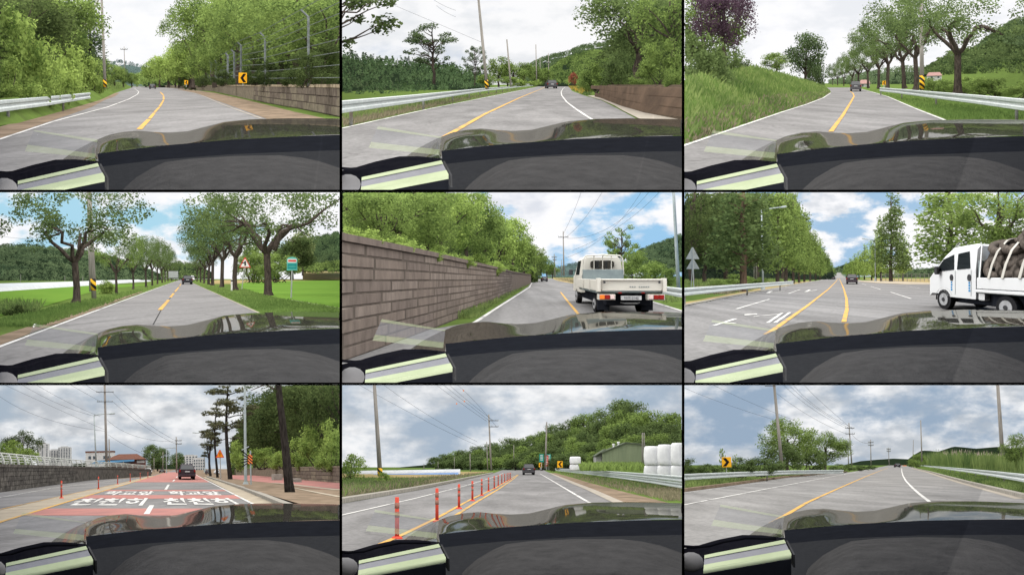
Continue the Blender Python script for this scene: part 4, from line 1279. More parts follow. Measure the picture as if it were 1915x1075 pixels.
    block_wall(c, foot, [1.1, 1.1, 1.12, 1.12, 1.12], 3, 3.2, ['concrete_wall'], "brown concrete retaining wall curving along the road", back='concrete_wall', Dmax=30, proud=.02, name='retaining_wall', piece='panel', jitter=.05)
place_2()

# ------------------------------------------------------------------ 3: shaded bend with guardrail on the verge
def place_3():
    c = c3
    ground(c, 'grass_ground')
    road = sheet(c, 'road', [(490, 805, 965), (497, 818, 1002), (505, 828, 1032), (520, 834, 1088), (545, 797, 1162), (580, 707, 1242), (625, 567, 1352), (668, 432, 1462), (715, 302, 1577), (820, 0, 1832), (950, -400, 2150), (1100, -850, 2500)], 'asphalt')
    line(c, road, [(-40, 836), (0, 820), (300, 717), (560, 628), (700, 583), (790, 548), (829, 522), (818, 503)], .14, 'white_paint')
    line(c, road, [(1480, 677), (1300, 606), (1150, 541), (1050, 511), (1000, 499)], .14, 'white_paint')
    line(c, road, [(832, 738), (900, 645), (945, 570), (962, 540), (957, 524), (940, 510)], .16, 'yellow_paint')
    A, B = bank(c, 'bank', [(-120, 860, -150, 470, 3), (0, 815, -20, 455, 3), (300, 712, 200, 415, 5), (560, 624, 420, 375, 8), (700, 579, 600, 425, 10), (790, 545, 730, 462, 12), (828, 520, 790, 485, 12), (800, 497, 790, 480, 10)], 'grass_ground')
    grass_on(c, A, B, 12000, .2, 'blade_lawn', .03, 5)
    grass_on(c, A, B, 3500, .3, 'blade_green', .035, 55)
    grass_on(c, A, A * .75 + B * .25, 4000, .16, 'blade_dry', .035, 6)
    grass(c, [(500, 1030, 1075), (520, 1105, 1270), (545, 1180, 1560), (580, 1260, 1800), (620, 1360, 1960), (668, 1480, 1960)], 7000, .14, 'blade_lawn', 1.2, 7)
    guardrail(c, [(1108, 490), (1250, 500), (1400, 512), (1650, 531), (1911, 553), (1990, 560)], "weathered pale guardrail on the grass verge under the trees", h=.75, low=.38, post_step=6)
    tree(c, 120, -60, 480, 420, 15, 'big', 'leaf_mid', "broad green tree overhanging the grassy bank", seed=2)
    tree(c, 235, -160, 400, 330, 13.5, 'big', 'leaf_plum', "purple-leaved tree at the top of the grassy bank", seed=0)
    row_trees(c, [(60, 180, 560, 360, 11), (260, 270, 500, 250, 16), (120, 290, 560, 280, 12), (330, 330, 480, 130, 19), (20, 360, 640, 280, 9.5), (220, 380, 560, 220, 12.5)], kind='fine_bush', leaf='leaf_street', name='bush', cat='bush', label="dark bush under the purple tree on the bank", group="bank bushes " + c.where)
    tree(c, 530, 298, 420, 130, 50, 'round', 'leaf_mid', "small pale round tree on the bank crest", seed=1)
    tree(c, 692, 190, 500, 200, 46, 'round', 'leaf_blue', "tall dark tree standing where the bank ends", seed=2)
    tree(c, 745, 330, 500, 110, 50, 'bush', 'leaf_blue', "dark bush at the foot of the tall bank-end tree", name='bush', cat='bush')
    tree(c, 1540, -150, 522, 780, 18, 'spread', 'leaf_street', "great spreading street tree with the thickest trunk beside the pole", seed=0, bark='bark')
    row_trees(c, [(1310, -60, 500, 520, 26), (1240, 20, 492, 430, 30), (1150, 90, 492, 360, 36), (1100, 150, 491, 300, 43), (1040, 220, 490, 230, 52), (985, 270, 488, 200, 64), (950, 310, 488, 150, 78), (905, 330, 487, 120, 95), (870, 350, 487, 100, 115), (842, 370, 487, 80, 135)],
              kind='spread', leaf='leaf_street', label="spreading street tree in the shaded row", group="street tree row " + c.where)
    pole(c, (1342, 505), (1336, -20), 13, 20, "tall concrete pole with yellow and black striped foot under the trees", stripe=(500, 425))
    pole(c, (965, 480), (957, 205), 2.8, 90, "far utility pole rising from the row of trees", arms=((212, 14, 0), (240, 12, 0)))
    car(c, 972, 455, 512, "grey hatchback driving ahead into the shaded curve", wpx=64, paint='car_paint_grey')
    hill(c, [(1560, 320), (1640, 250), (1730, 175), (1800, 140), (1911, 105), (1990, 90)], 330, 420, 260, 600, 28, 'hill_far', seed=31)
    hill(c, [(1330, 400), (1480, 300), (1600, 290), (1700, 255), (1830, 290), (1911, 280), (1990, 270)], 420, 250, 150, 500, 46, 'leaf_street', seed=32)
    hill(c, [(800, 470), (1000, 420), (1200, 390), (1400, 395), (1500, 400)], 480, 300, 200, 500, 24, 'hill_mid', seed=33)
    X = [(1360, 480, 1330, 425, 60), (1600, 478, 1600, 375, 60), (1990, 476, 1990, 320, 60)]
    bank(c, 'field', X, 'grass_ground'); bank(c, 'field', [(1700, 470, 1720, 400, 40), (1990, 470, 1990, 375, 40)], 'dry_field')
    A, B = bank(c, 'field', [(1560, 474, 1570, 425, 30), (1990, 474, 1990, 410, 30)], 'paddy')
    row_trees(c, [(1420, 438, 520, 170, 24), (1600, 432, 525, 230, 21), (1760, 440, 535, 240, 18), (1900, 452, 548, 230, 15.5), (1480, 450, 520, 130, 22), (1680, 445, 530, 170, 19)], kind='fine_bush', leaf='leaf_mid', name='bush', cat='bush', label="clipped-looking green bush behind the pale guardrail", group="verge bushes " + c.where)
    house(c, 1412, 445, 75, 40, 90, "small far house with a pink roof beside the field", 'roof_pink')
    house(c, 1022, 492, 55, 45, 80, "pink-roofed house glimpsed between the shaded row trunks", 'roof_pink')
    chevron(c, 1130, 465, 18, 24, 45, "tiny yellow chevron sign between two tree trunks", vb=492)

def house(c, u, vb, w, h, D, label, roof):
    k = D / FZ; W, Hh = w * k, h * k; b = c.pt(u, vb, D)
    t = Thing(c, 'house', b, label + " " + c.where, 'house')
    t.part('wall', *rigid(c, b, box(-W / 2, W / 2, 0, 6, -.5, Hh * .55)), 'building_white')
    t.part('roof', *rigid(c, b, loft([[(-W * .56, -.5, Hh * .52), (W * .56, -.5, Hh * .52), (W * .4, 3, Hh), (-W * .4, 3, Hh)], [(-W * .56, 6.5, Hh * .52), (W * .56, 6.5, Hh * .52), (W * .4, 3.2, Hh), (-W * .4, 3.2, Hh)]])), roof)
    for s_ in (-.28, .2):
        t.part('window', *rigid(c, b, box(s_ * W, (s_ + .14) * W, -.03, .05, Hh * .18, Hh * .42)), 'window_dark')
    return t.done()
place_3()

# ------------------------------------------------------------------ 4: straight road between paddies
def place_4():
    c = c4
    ground(c, 'grass_ground')
    road = sheet(c, 'road', [(489, 1008, 1026), (500, 987, 1052), (518, 937, 1094), (545, 864, 1152), (600, 717, 1274), (672, 522, 1437), (740, 342, 1587), (868, -3, 1872), (950, -220, 2060), (1100, -620, 2400)], 'asphalt')
    line(c, road, [(-60, 890), (0, 868), (500, 680), (930, 520), (990, 498)], .13, 'white_paint')
    line(c, road, [(1450, 681), (1090, 518), (1045, 497)], .13, 'concrete_edge')
    for a, b in (((893, 662), (942, 606)), ((952, 592), (970, 569)), ((977, 560), (999, 534)), ((1003, 528), (1010, 515))):
        line(c, road, [a, b], .22, 'yellow_paint')
    line(c, road, [(855, 745), (900, 662), (955, 590), (1005, 520)], .04, 'tar_seam', .009, name='seam')
    sheet(c, 'paddy_field', [(521, -60, 860), (540, -60, 620), (570, -60, 480), (600, -60, 390), (640, -60, 250), (700, -120, -20)], 'paddy', .006)
    sheet(c, 'paddy_field', [(497, 1400, 2000), (510, 1330, 2000), (540, 1350, 2000), (580, 1480, 2000), (612, 1640, 2000), (655, 1900, 2040)], 'paddy', .006)
    sheet(c, 'dirt_track', [(495, 1210, 2000), (499, 1190, 1600), (503, 1180, 1420), (516, 1160, 1320)], 'dry_field', .012)
    line_path = sheet(c, 'field_kerb', [(606, 1620, 1628), (655, 1890, 1904)], 'concrete_edge', .02)
    sheet(c, 'verge_soil', [(560, 780, 800), (620, 590, 640), (700, 330, 430), (780, 80, 200), (868, -200, -20)], 'soil', .005)
    grass(c, [(525, 870, 905), (560, 700, 800), (620, 440, 630), (680, 200, 460), (760, -120, 210)], 5000, .16, 'blade_lawn', 1.2, 8)
    grass(c, [(525, 1110, 1300), (560, 1190, 1420), (600, 1285, 1560), (640, 1375, 1800), (680, 1470, 2000)], 6000, .12, 'blade_lawn', 1.2, 9)
    grass(c, [(640, 20, 240), (690, -60, 200)], 500, .4, 'blade_green', 2, 10)
    # plastic tunnels
    t = Nat(c, 'plastic_tunnel', -9, 26, label="long low white plastic tunnel across the far paddy " + c.where, cat='greenhouse')
    for off in (0, 1.2):
        rings = []
        for D in np.linspace(24, 110, 12):
            Xc = -17.5 + (D - 24) * .095; h = .45 if D < 60 else .55
            rings.append([c.loc(Xc - 2 - off * 3, 0, D + off), c.loc(Xc - 1.5 - off * 3, h * .8, D + off), c.loc(Xc - .4 - off * 3, h + off * .15, D + off), c.loc(Xc + .8 - off * 3, h * .8, D + off), c.loc(Xc + 1.2 - off * 3, 0, D + off)])
        t.part('film_cover', *loft(rings, close=False, cap=False), 'film_white')
    t.done()
    hill(c, [(-40, 312), (0, 305), (100, 295), (250, 305), (400, 320), (500, 330), (620, 348), (760, 400), (900, 450)], 545, 260, 110, 1500, 26, 'hill_mid', seed=41)
    hill(c, [(1560, 330), (1660, 282), (1720, 270), (1800, 250), (1911, 228), (1990, 215)], 440, 330, 200, 900, 22, 'hill_far', seed=42)
    hill(c, [(1680, 430), (1760, 405), (1911, 385), (1990, 380)], 445, 190, 150, 220, 24, 'leaf_mid', seed=43)
    hill(c, [(930, 440), (1000, 400), (1060, 395), (1120, 410), (1180, 440)], 488, 300, 200, 260, 22, 'leaf_street', seed=44)
    bank(c, 'field', [(1690, 492, 1690, 435, 120), (1990, 492, 1990, 428, 120)], 'dry_field')
    tree(c, 428, -110, 622, 760, 13.6, 'spread', 'leaf_street', "big forked street tree beside the twin poles", seed=1, yaw=.4)
    row_trees(c, [(650, 215, 572, 270, 21.5, dict(leaf='leaf_mid')), (745, 250, 546, 200, 31), (815, 250, 533, 200, 39), (850, 262, 525, 170, 47), (880, 275, 516, 160, 60), (905, 300, 510, 140, 75), (922, 330, 506, 110, 90), (938, 350, 503, 100, 110), (960, 365, 500, 90, 130)],
              kind='spread', leaf='leaf_street', label="street tree in the row between road and white tunnels", group="tunnel-side tree row " + c.where)
    big = tree(c, 1497, -170, 580, 780, 19.5, 'spread', 'leaf_street', "massive street tree beside the stop sign", seed=2, yaw=2.0)
    Vb, Fb = clip(*tube([c.pt(*p, 19.3) for p in resample([(1530, 330), (1570, 230), (1640, 200), (1720, 180), (1800, 110), (1900, 40)], 3)], list(np.linspace(.2, .045, 16)), 8), c)
    link('branch', mk_mesh('branch', Vb - np.array(big.location), Fb, 'bark', True), big)
    row_trees(c, [(1310, -30, 548, 520, 29), (1240, 60, 533, 400, 38), (1187, 130, 523, 320, 48), (1165, 190, 519, 260, 55), (1140, 260, 512, 190, 68), (1120, 310, 507, 140, 85), (1100, 345, 503, 110, 105)],
              kind='spread', leaf='leaf_street', label="street tree in the row beside the open green field", group="field-side tree row " + c.where)
    row_trees(c, [(1400, 330, 500, 190, 62), (1560, 350, 500, 200, 58), (1470, 300, 500, 220, 70)], kind='fine_bush', leaf='leaf_mid', name='bush', cat='bush', label="leafy thicket behind the warning sign", group="field thicket " + c.where)
    tree(c, 1630, 255, 495, 190, 75, 'round', 'leaf_dark', "dark evergreen tree behind the stop sign", seed=1)
    tree(c, 1690, 225, 470, 120, 85, 'round', 'leaf_willow', "pale yellow-green willow beside the dark evergreen", seed=2)
    tree(c, 590, 498, 575, 80, 22, 'bush', 'leaf_bright', "small leafy weed bush beside the striped pole", name='bush', cat='bush')
    tree(c, 120, 632, 706, 170, 9.2, 'fine_bush', 'leaf_dark', "low dark weed clump at the paddy edge", name='bush', cat='bush')
    pole(c, (525, 598), (500, -20), 14, 15.5, "thick concrete utility pole with striped plate behind the forked tree", stripe=(553, 487))
    pole(c, (505, 560), (488, -20), 7, 19, "thin second pole standing close behind the thick one")
    M_ = [[(-.1, -.62), (.16, -.62), (.16, .3), (-.1, .3)], [(-.5, -.25), (-.08, -.12), (-.08, .12), (-.5, -.02)]]
    triangle_sign(c, 1368, 397, 64, 56, 24, "white triangular warning sign with red border, leaning", 'sign_white', 'sign_red', 545, 1350, mark=M_)
    k = 17 / FZ; b = c.pt(1626, 605, 17); m = c.pt(1631, 405, 17)
    t = Thing(c, 'stop_sign', b, "teal bus stop sign with a red band " + c.where, 'sign')
    t.part('panel', *rigid(c, m, prism([(-29 * k, -36 * k), (29 * k, -36 * k), (29 * k, 26 * k), (20 * k, 36 * k), (0, 40 * k), (-20 * k, 36 * k), (-29 * k, 26 * k)], -.02, .02)), 'sign_teal')
    t.part('band', *rigid(c, m, box(-25 * k, 25 * k, -.026, -.022, 8 * k, 28 * k)), 'sign_white')
    t.part('band', *rigid(c, m, box(-22 * k, 22 * k, -.031, -.028, 13 * k, 23 * k)), 'sign_red')
    t.part('band', *rigid(c, m, box(-25 * k, 25 * k, -.026, -.022, -28 * k, 2 * k)), 'sign_teal_dark')
    t.part('band', *rigid(c, m, box(-20 * k, 20 * k, -.031, -.028, -16 * k, -12 * k)), 'sign_teal')
    t.part('post', *tube([b, m + np.array([0, .06, 0])], .045, 8), 'sign_back')
    t.done()
    b = c.pt(1294, 555, 27); 
    t = Thing(c, 'marker_post', b, "short white marker post at the foot of a street tree " + c.where, 'post')
    t.part('shaft', *tube([b, b + np.array([0, 0, 1.2])], .09, 8), 'sign_white'); t.part('band', *tube([b + np.array([0, 0, .95]), b + np.array([0, 0, 1.1])], .1, 8), 'sign_black'); t.done()
    t = Nat(c, 'notice_board', *c.gp(968, 503), label="grey far notice board beside the road vanishing point " + c.where, cat='sign')
    t.add('panel', bbox(-1.9, 1.9, 0, .1, 1.4, 4.0, .03), 'sign_back'); t.add('post', bbox(-.9, -.75, .1, .2, 0, 1.5, .01), 'steel_dark'); t.add('post', bbox(.75, .9, .1, .2, 0, 1.5, .01), 'steel_dark'); t.done()
    for u, vb, vt in ((115, 540, 462), (362, 540, 470), (462, 505, 475)):
        pole(c, (u, vb), (u, vt), 1.6, 60, "thin pale stake standing in the far paddy", name='stake', group='paddy stakes ' + c.where)
    wires(c, [(((-10, 248), (300, 270)), 30, 40)])
    car(c, 1048, 469, 519, "dark wagon driving ahead along the straight road", wpx=58)
    car(c, 1075, 470, 500, "far pale car behind the wagon", 'car_paint_white', 24)
place_4()

# ------------------------------------------------------------------ 5: block wall and a white pickup
def truck_5(c):
    X, D = c.gp(1612, 640)
    D = 9.0; X = (1612 - 955) * 8.4 / FZ
    t = Nat(c, 'pickup_truck', X, 8.3, math.radians(-2.5), 1.0, label="white flatbed pickup truck driving ahead beside the guardrail " + c.where, cat='truck')
    W = 1.045
    t.add('tailgate', bbox(-W, W, 0, .06, .78, 1.16, .015), 'truck_white')
    t.add('tailgate_rib', bbox(-W * .86, W * .86, -.02, -.002, 1.12, 1.15, .004), 'truck_white')
    t.add('tailgate_rib', bbox(-W * .86, W * .86, -.02, -.002, .80, .84, .004), 'truck_white')
    for s_ in (-1, 1):
        t.add('corner_post', bbox(*sorted((s_ * W * .9, s_ * (W + .02))), -.035, .1, .76, 1.18, .01), 'truck_white')
        sd = t.add('side_board', bbox(*sorted((s_ * (W - .05), s_ * W)), .11, 3.0, .78, 1.14, .01), 'truck_white')
        t.add('lamp_box', bbox(*sorted((s_ * .48, s_ * 1.02)), -.02, .14, .5, .69, .02), 'truck_white')
        x0 = s_ * .56
        for i, (a, b, mt) in enumerate(((.52, .66, 'tail_clear'), (.66, .82, 'tail_red'), (.82, .98, 'tail_amber' if s_ < 0 else 'tail_red'))):
            t.add('tail_light', bbox(*sorted((s_ * a, s_ * b)), -.045, -.022, .53, .665, .01), mt)
        wheel(t, *sorted((s_ * .6, s_ * .88)), .95, .29, s_); wheel(t, *sorted((s_ * .68, s_ * .88)), 4.1, .33, s_)
        t.add('mudguard', bbox(*sorted((s_ * .5, s_ * .9)), .5, .54, .12, .6, .01), 'truck_under')
        t.add('mirror_arm', bbox(*sorted((s_ * .86, s_ * 1.1)), 4.28, 4.3, 1.5, 1.53, .005), 'steel_dark')
        t.add('door_mirror', bbox(*sorted((s_ * 1.02, s_ * 1.2)), 4.25, 4.36, 1.3, 1.56, .03), 'steel_dark')
    t.add('bed_floor', bbox(-W + .06, W - .06, .07, 3.0, .7, .77, .01), 'bed_panel')
    t.add('chassis', bbox(-.72, .72, .25, 4.2, .3, .68, .03), 'truck_under')
    t.add('number_plate', bbox(-.32, .32, .0, .02, .5, .64, .008), 'plate_white')
    tv, tf = text_mesh("93머 0145", .01)
    if len(tf):
        s_ = .105; V = np.stack([tv[:, 0] * s_ * 1.02, np.full(len(tv), -.006), .535 + tv[:, 1] * s_], 1); t.add('plate_lettering', (V, tf), 'letters_dark')
    for i, x in enumerate(np.linspace(-.05, .5, 9)):
        if i in (3,): continue
        t.add('tailgate_mark', bbox(x, x + .045, -.006, -.001, .9, .93, .002), 'bed_panel')
    for s_ in (-1, 1):
        t.add('latch', bbox(*sorted((s_ * .8, s_ * .87)), -.05, -.036, 1.02, 1.1, .006), 'steel_dark')
        t.add('reflector', bbox(*sorted((s_ * .3, s_ * .4)), -.03, -.02, .71, .75, .004), 'tail_red')
        for y in (.9, 1.9):
            t.add('board_brace', bbox(*sorted((s_ * (W + .003), s_ * (W + .025))), y, y + .06, .76, 1.14, .005), 'truck_white')
    t.add('tow_bar', tube([(-.3, .1, .42), (-.2, .05, .4), (.2, .05, .4), (.3, .1, .42)], .02, 6), 'rim')
    t.add('bed_headboard', bbox(-.86, .86, 2.96, 3.02, .78, 1.52, .015), 'bed_panel')
    def cs(y, w0, w1, zt, z0=.55):
        return [(w0, y, z0), (w0, y, 1.25), (w1, y, zt - .14), (w1 - .12, y, zt), (-w1 + .12, y, zt), (-w1, y, zt - .14), (-w0, y, 1.25), (-w0, y, z0)]
    t.add('cab', loft([cs(3.1, .87, .78, 2.06), cs(3.2, .88, .79, 2.1), cs(4.2, .88, .78, 2.1), cs(4.75, .86, .74, 1.4), cs(5.1, .84, .74, 1.3)]), 'truck_white')
    ring = [(.5 * math.copysign(abs(math.cos(a)) ** .35, math.cos(a)) , 1.74 + .17 * math.copysign(abs(math.sin(a)) ** .5, math.sin(a))) for a in np.linspace(0, 2 * math.pi, 33)[:-1]]
    w = t.add('rear_window', prism(ring, 3.085, 3.095), 'car_glass')
    t.add('side_window', (np.array([(-.885, 3.5, 1.3), (-.885, 4.3, 1.3), (-.8, 4.2, 1.93), (-.8, 3.5, 1.93)]), [[0, 1, 2, 3]]), 'car_glass')
    for x in (-.36, 0, .36):
        t.add('guard_bar', tube([(x, 3.02, 1.5), (x, 3.02, 2.1)], .02, 6), 'truck_white')
    t.add('guard_frame', tube([(-.86, 3.0, 1.3), (-.82, 3.0, 1.95), (-.72, 3.0, 2.1), (0, 3.0, 2.14), (.72, 3.0, 2.1), (.82, 3.0, 1.95), (.86, 3.0, 1.3)], .032, 8), 'truck_white')
    t.done()

def place_5():
    c = c5
    ground(c, 'grass_ground')
    road = sheet(c, 'road', [(484, 1092, 1175), (492, 1076, 1200), (505, 1060, 1300), (530, 1045, 1450), (560, 1000, 1560), (620, 905, 1770), (672, 825, 1930), (730, 735, 2120), (900, -300, 2600), (1100, -900, 3000)], 'asphalt')
    line(c, road, [(690, 768), (750, 730), (850, 664), (960, 594), (1052, 535), (1064, 512), (1085, 498), (1115, 490)], .15, 'white_paint')
    line(c, road, [(1345, 710), (1320, 680), (1270, 620), (1225, 562)], .13, 'yellow_paint')
    line(c, road, [(1960, 686), (1911, 670), (1730, 615), (1600, 570)], .13, 'white_paint')
    grass(c, [(520, 1048, 1056), (560, 965, 985), (600, 885, 915), (640, 780, 840), (680, 700, 800), (710, 640, 740)], 1500, .22, 'blade_green', 1.3, 11)
    sheet(c, 'verge', [(482, 1175, 1290), (492, 1190, 1330), (500, 1215, 1420), (514, 1290, 1420)], 'dry_field', .012)
    grass(c, [(482, 1185, 1290), (492, 1200, 1330), (512, 1300, 1400)], 1200, .3, 'blade_dry', 1.6, 12)
    grass(c, [(520, 1540, 1990), (560, 1640, 1990), (620, 1800, 1990)], 1800, .3, 'blade_green', 1.6, 13)
    block_wall(c, [(-80, 1000), (0, 952), (250, 862), (500, 768), (650, 708), (850, 621), (960, 562), (1040, 523), (1062, 508)], [1.78, 1.77, 1.75, 1.72, 1.68, 1.6, 1.5, 1.45, 1.45], 9, .85, ['block_a', 'block_b', 'block_c'], "long brown retaining wall of concrete blocks below the trees", cap='block_b', cap_h=.1, Dmax=20, proud=.014, joint=.007, name='retaining_wall', piece='block', far_mat='block_a', jitter=.12)
    bank(c, 'slope', [(-100, 700, -150, 200, 4), (300, 640, 200, 280, 4), (700, 590, 600, 360, 6), (960, 540, 900, 430, 12), (1060, 506, 1040, 470, 20)], 'grass_ground')
    hill(c, [(-80, -120), (300, -80), (560, -40), (700, 60), (800, 180), (900, 260), (1000, 320), (1080, 400)], 480, 70, 50, 900, 70, 'leaf_dark', seed=53)
    G = "trees above the block wall " + c.where
    row_trees(c, [(60, -260, 400, 560, 8.5), (330, -220, 420, 520, 11), (560, -160, 440, 440, 14, dict(leaf='leaf_bright')), (700, -40, 450, 330, 18), (220, -60, 380, 360, 8), (480, 80, 420, 300, 11.5)], kind='big', leaf='leaf_mid', label="dense tree crowding the top of the block wall", group=G)
    row_trees(c, [(800, 60, 470, 220, 25), (880, 150, 480, 190, 31, dict(leaf='leaf_bright')), (960, 150, 490, 200, 38, dict(leaf='leaf_bright')), (1020, 240, 495, 150, 48), (1070, 300, 492, 120, 60), (1110, 350, 490, 90, 75), (1150, 385, 488, 80, 95), (1180, 410, 486, 60, 120)], kind='round', leaf='leaf_mid', label="tree farther along the wooded slope behind the wall", group=G)
    row_trees(c, [(100, 200, 420, 280, 7.6), (330, 250, 430, 240, 9.5), (560, 300, 440, 200, 13), (740, 350, 460, 160, 18), (860, 390, 470, 120, 24), (940, 410, 480, 100, 32), (1050, 420, 492, 80, 50), (150, 240, 318, 150, 4.6), (330, 286, 352, 130, 5.5), (520, 330, 392, 120, 6.6), (690, 362, 428, 110, 8.7), (870, 395, 470, 90, 13.3)], kind='fine_bush', leaf='leaf_bright', name='bush', cat='bush', label="bright bush hanging over the block wall", group="wall top bushes " + c.where)
    truck_5(c)
    car(c, 1138, 475, 504, "dark car far ahead in front of the pickup", wpx=34)
    guardrail(c, [(1600, 512), (1780, 527), (1911, 541), (2000, 550)], "short galvanised guardrail section behind the pickup", h=.78, low=.42)
    tree(c, 1568, 190, 500, 210, 38, 'open', 'leaf_mid', "loose young tree standing behind the pickup cab", seed=0)
    row_trees(c, [(1640, 330, 510, 200, 34), (1740, 395, 520, 200, 26, dict(leaf='leaf_bright')), (1530, 330, 500, 150, 42), (1840, 430, 520, 120, 24)], kind='fine_bush', leaf='leaf_mid', name='bush', cat='bush', label="roadside bush behind the pickup truck", group="roadside bushes " + c.where)
    hill(c, [(1600, 360), (1690, 315), (1780, 280), (1850, 255), (1911, 232), (1990, 215)], 450, 260, 150, 800, 24, 'hill_mid', seed=51)
    hill(c, [(1150, 430), (1230, 415), (1290, 400), (1350, 405), (1450, 420)], 478, 420, 250, 300, 16, 'hill_blue', seed=52, base='hill_blue')
    pole(c, (1885, 560), (1855, -20), 11, 22, "steel pole beside the guardrail behind the pickup", mat='lamp_steel')
    pole(c, (1244, 470), (1240, 222), 4, 70, "utility pole with crossarm above the bend", arms=((256, 28, 0),))
    pole(c, (1194, 480), (1190, 350), 3.4, 95, "shorter utility pole with two arms near the far curve", arms=((368, 14, 0), (384, 10, 0)))
    pole(c, (1232, 470), (1230, 380), 2, 120, "thin far pole between the two utility poles")
    wires(c, [(((1690, -20), (1490, 232), (1252, 372)), 20, 70), (((1345, -10), (1300, 110), (1242, 235)), 25, 70), (((1465, -10), (1360, 150), (1252, 258)), 25, 70), (((1730, -10), (1500, 200), (1262, 262)), 25, 70), (((1790, -10), (1560, 190), (1290, 330)), 25, 70)])
place_5()

# ------------------------------------------------------------------ 6: wide avenue, white truck loaded with tyres
def truck_6(c):
    yaw = .38
    X, D = 4.64 + .35, 8.2
    t = Nat(c, 'crew_cab_truck', 5.3, 8.05, yaw, 1.17, label="white crew-cab truck turning with a load of old tyres " + c.where, cat='truck')
    # x across (left side at -.82), y along, rear axle at y = 0, front axle at y = 2.2
    L = -.84
    def cs(y, z0, w0, zb, w1, zt):
        return [(w0, y, z0), (w0, y, zb), (w1, y, zt - .1), (w1 - .1, y, zt), (-w1 + .1, y, zt), (-w1, y, zt - .1), (-w0, y, zb), (-w0, y, z0)]
    t.add('cab', loft([cs(.92, .42, .83, 1.25, .76, 1.92), cs(1.0, .42, .84, 1.25, .77, 1.98), cs(1.9, .42, .84, 1.22, .76, 1.96), cs(2.35, .5, .84, 1.2, .73, 1.72), cs(2.78, .5, .83, 1.12, .8, 1.24), cs(2.98, .4, .78, 1.0, .76, 1.05)]), 'van_white')
    def qd(p): return np.array(p, float), [[0, 1, 2, 3]]
    def side(y, z):   # point on the left flank at height z
        f = max(0, min(1, (z - 1.22) / .62)); return (L - .016 + .075 * f, y, z)
    t.add('rear_door_window', qd([side(1.1, 1.28), side(1.62, 1.26), side(1.62, 1.74), side(1.18, 1.78)]), 'car_glass')
    t.add('front_door_window', qd([side(1.74, 1.26), side(2.62, 1.2), side(2.25, 1.6), side(1.8, 1.73)]), 'car_glass')
    for y0, y1 in ((.8, 1.08), (1.58, 1.7)):
        t.add('door_seam', bbox(L - .008, L - .002, y1 - .012, y1, .5, 1.24, .001), 'bed_panel')
    for y in (1.14, 1.85):
        ring = [(y + .07 * math.cos(a), 1.02 + .1 * math.sin(a)) for a in np.linspace(0, 6.2832, 17)[:-1]]
        t.add('door_handle', loft([[(L - .004, p, z) for p, z in ring], [(L - .02, p, z) for p, z in ring]]), 'steel_dark')
        for i in range(4):
            t.add('door_lettering', bbox(L - .008, L - .003, y - .035 + .01 * (i % 2), y + .03, .62 + i * .075, .675 + i * .075, .001), 'letters_blue')
    t.add('mirror', bbox(L - .2, L - .02, 2.35, 2.46, 1.12, 1.38, .03), 'steel_dark')
    wheel(t, L, L + .2, 2.2, .32, -1); wheel(t, -L - .2, -L, 2.2, .32, 1); wheel(t, L + .02, L + .3, 0, .29, -1); wheel(t, -L - .3, -L - .02, 0, .29, 1)
    ring = [(2.2 + .39 * math.cos(a), .32 + .39 * math.sin(a)) for a in np.linspace(-.1, 3.24, 12)]
    t.add('wheel_arch', loft([[(L - .004, p, z) for p, z in ring], [(L + .05, p, z) for p, z in ring]], close=False, cap=False), 'truck_under')
    t.add('chassis', bbox(-.6, .6, -1.2, 2.6, .25, .6, .03), 'truck_under')
    t.add('fuel_box', bbox(L + .03, L + .3, .66, .86, .4, .62, .02), 'van_white')
    t.add('side_board', bbox(L - .03, L + .02, -1.6, .86, .72, 1.02, .012), 'van_white')
    t.add('side_board_rail', bbox(L - .05, L + .02, -1.6, .88, .62, .7, .012), 'van_white')
    t.add('side_board', bbox(-L - .02, -L + .03, -1.6, .86, .72, 1.02, .012), 'van_white')
    t.add('bed_floor', bbox(L, -L, -1.6, .88, .6, .68, .01), 'bed_panel')
    for x in (L + .04, -L - .04):
        t.add('stake', tube([(x, .82, 1.0), (x + (.1 if x < 0 else -.1), .82, 1.95)], .025, 6), 'van_white')
    t.add('headboard', bbox(L + .06, -L - .06, .84, .89, .68, 1.5, .01), 'bed_panel')
    for y in (.45, .05, -.4):
        P = [(L - .05, y, 1.0), (L + .02, y - .05, 1.35), (L + .14, y - .12, 1.7), (L + .4, y - .2, 2.0), (L + .9, y - .2, 2.1)]
        rings = [[(p[0], p[1] - .035, p[2]), (p[0], p[1] + .035, p[2]), (p[0] - .012, p[1] + .035, p[2] + .006), (p[0] - .012, p[1] - .035, p[2] + .006)] for p in P]
        t.add('strap', loft(rings), 'strap_pale')
    t.done()
    # tyres, each a thing of its own
    rng = random.Random(4)
    spots = []
    for y in (.56, .16, -.24, -.64, -1.04, -1.4):
        for z in (1.02, 1.3, 1.58):
            spots.append((L + .36 + rng.uniform(-.03, .05) + (.08 if z > 1.5 else 0), y + rng.uniform(-.05, .05), z, rng.uniform(-.25, .25), rng.uniform(.9, 1.15)))
    spots += [(L + .5, .5, 1.84, .2, .5), (L + .5, .15, 1.84, .2, .5), (L + .62, -.25, 1.9, .5, .7), (L + .5, -.6, 1.96, .3, .9), (L + .62, -1.0, 2.0, .2, .8), (L + .55, -.45, 2.12, .15, .25)]
    for i, (x, y, z, a, b) in enumerate(spots):
        n = Nat(c, 'old_tyre', 5.3, 8.05, yaw, 1.17, label="worn brown tyre strapped on the white truck " + c.where, cat='tyre', group='tyres on the truck ' + c.where)
        n.add('tread', xform(torus(.24, .115, 18, 8, .95), rotz(a) @ roty(-b * 1.1) @ rotx(a), (x, y, z)), 'old_tyre', smooth=True)
        n.done()

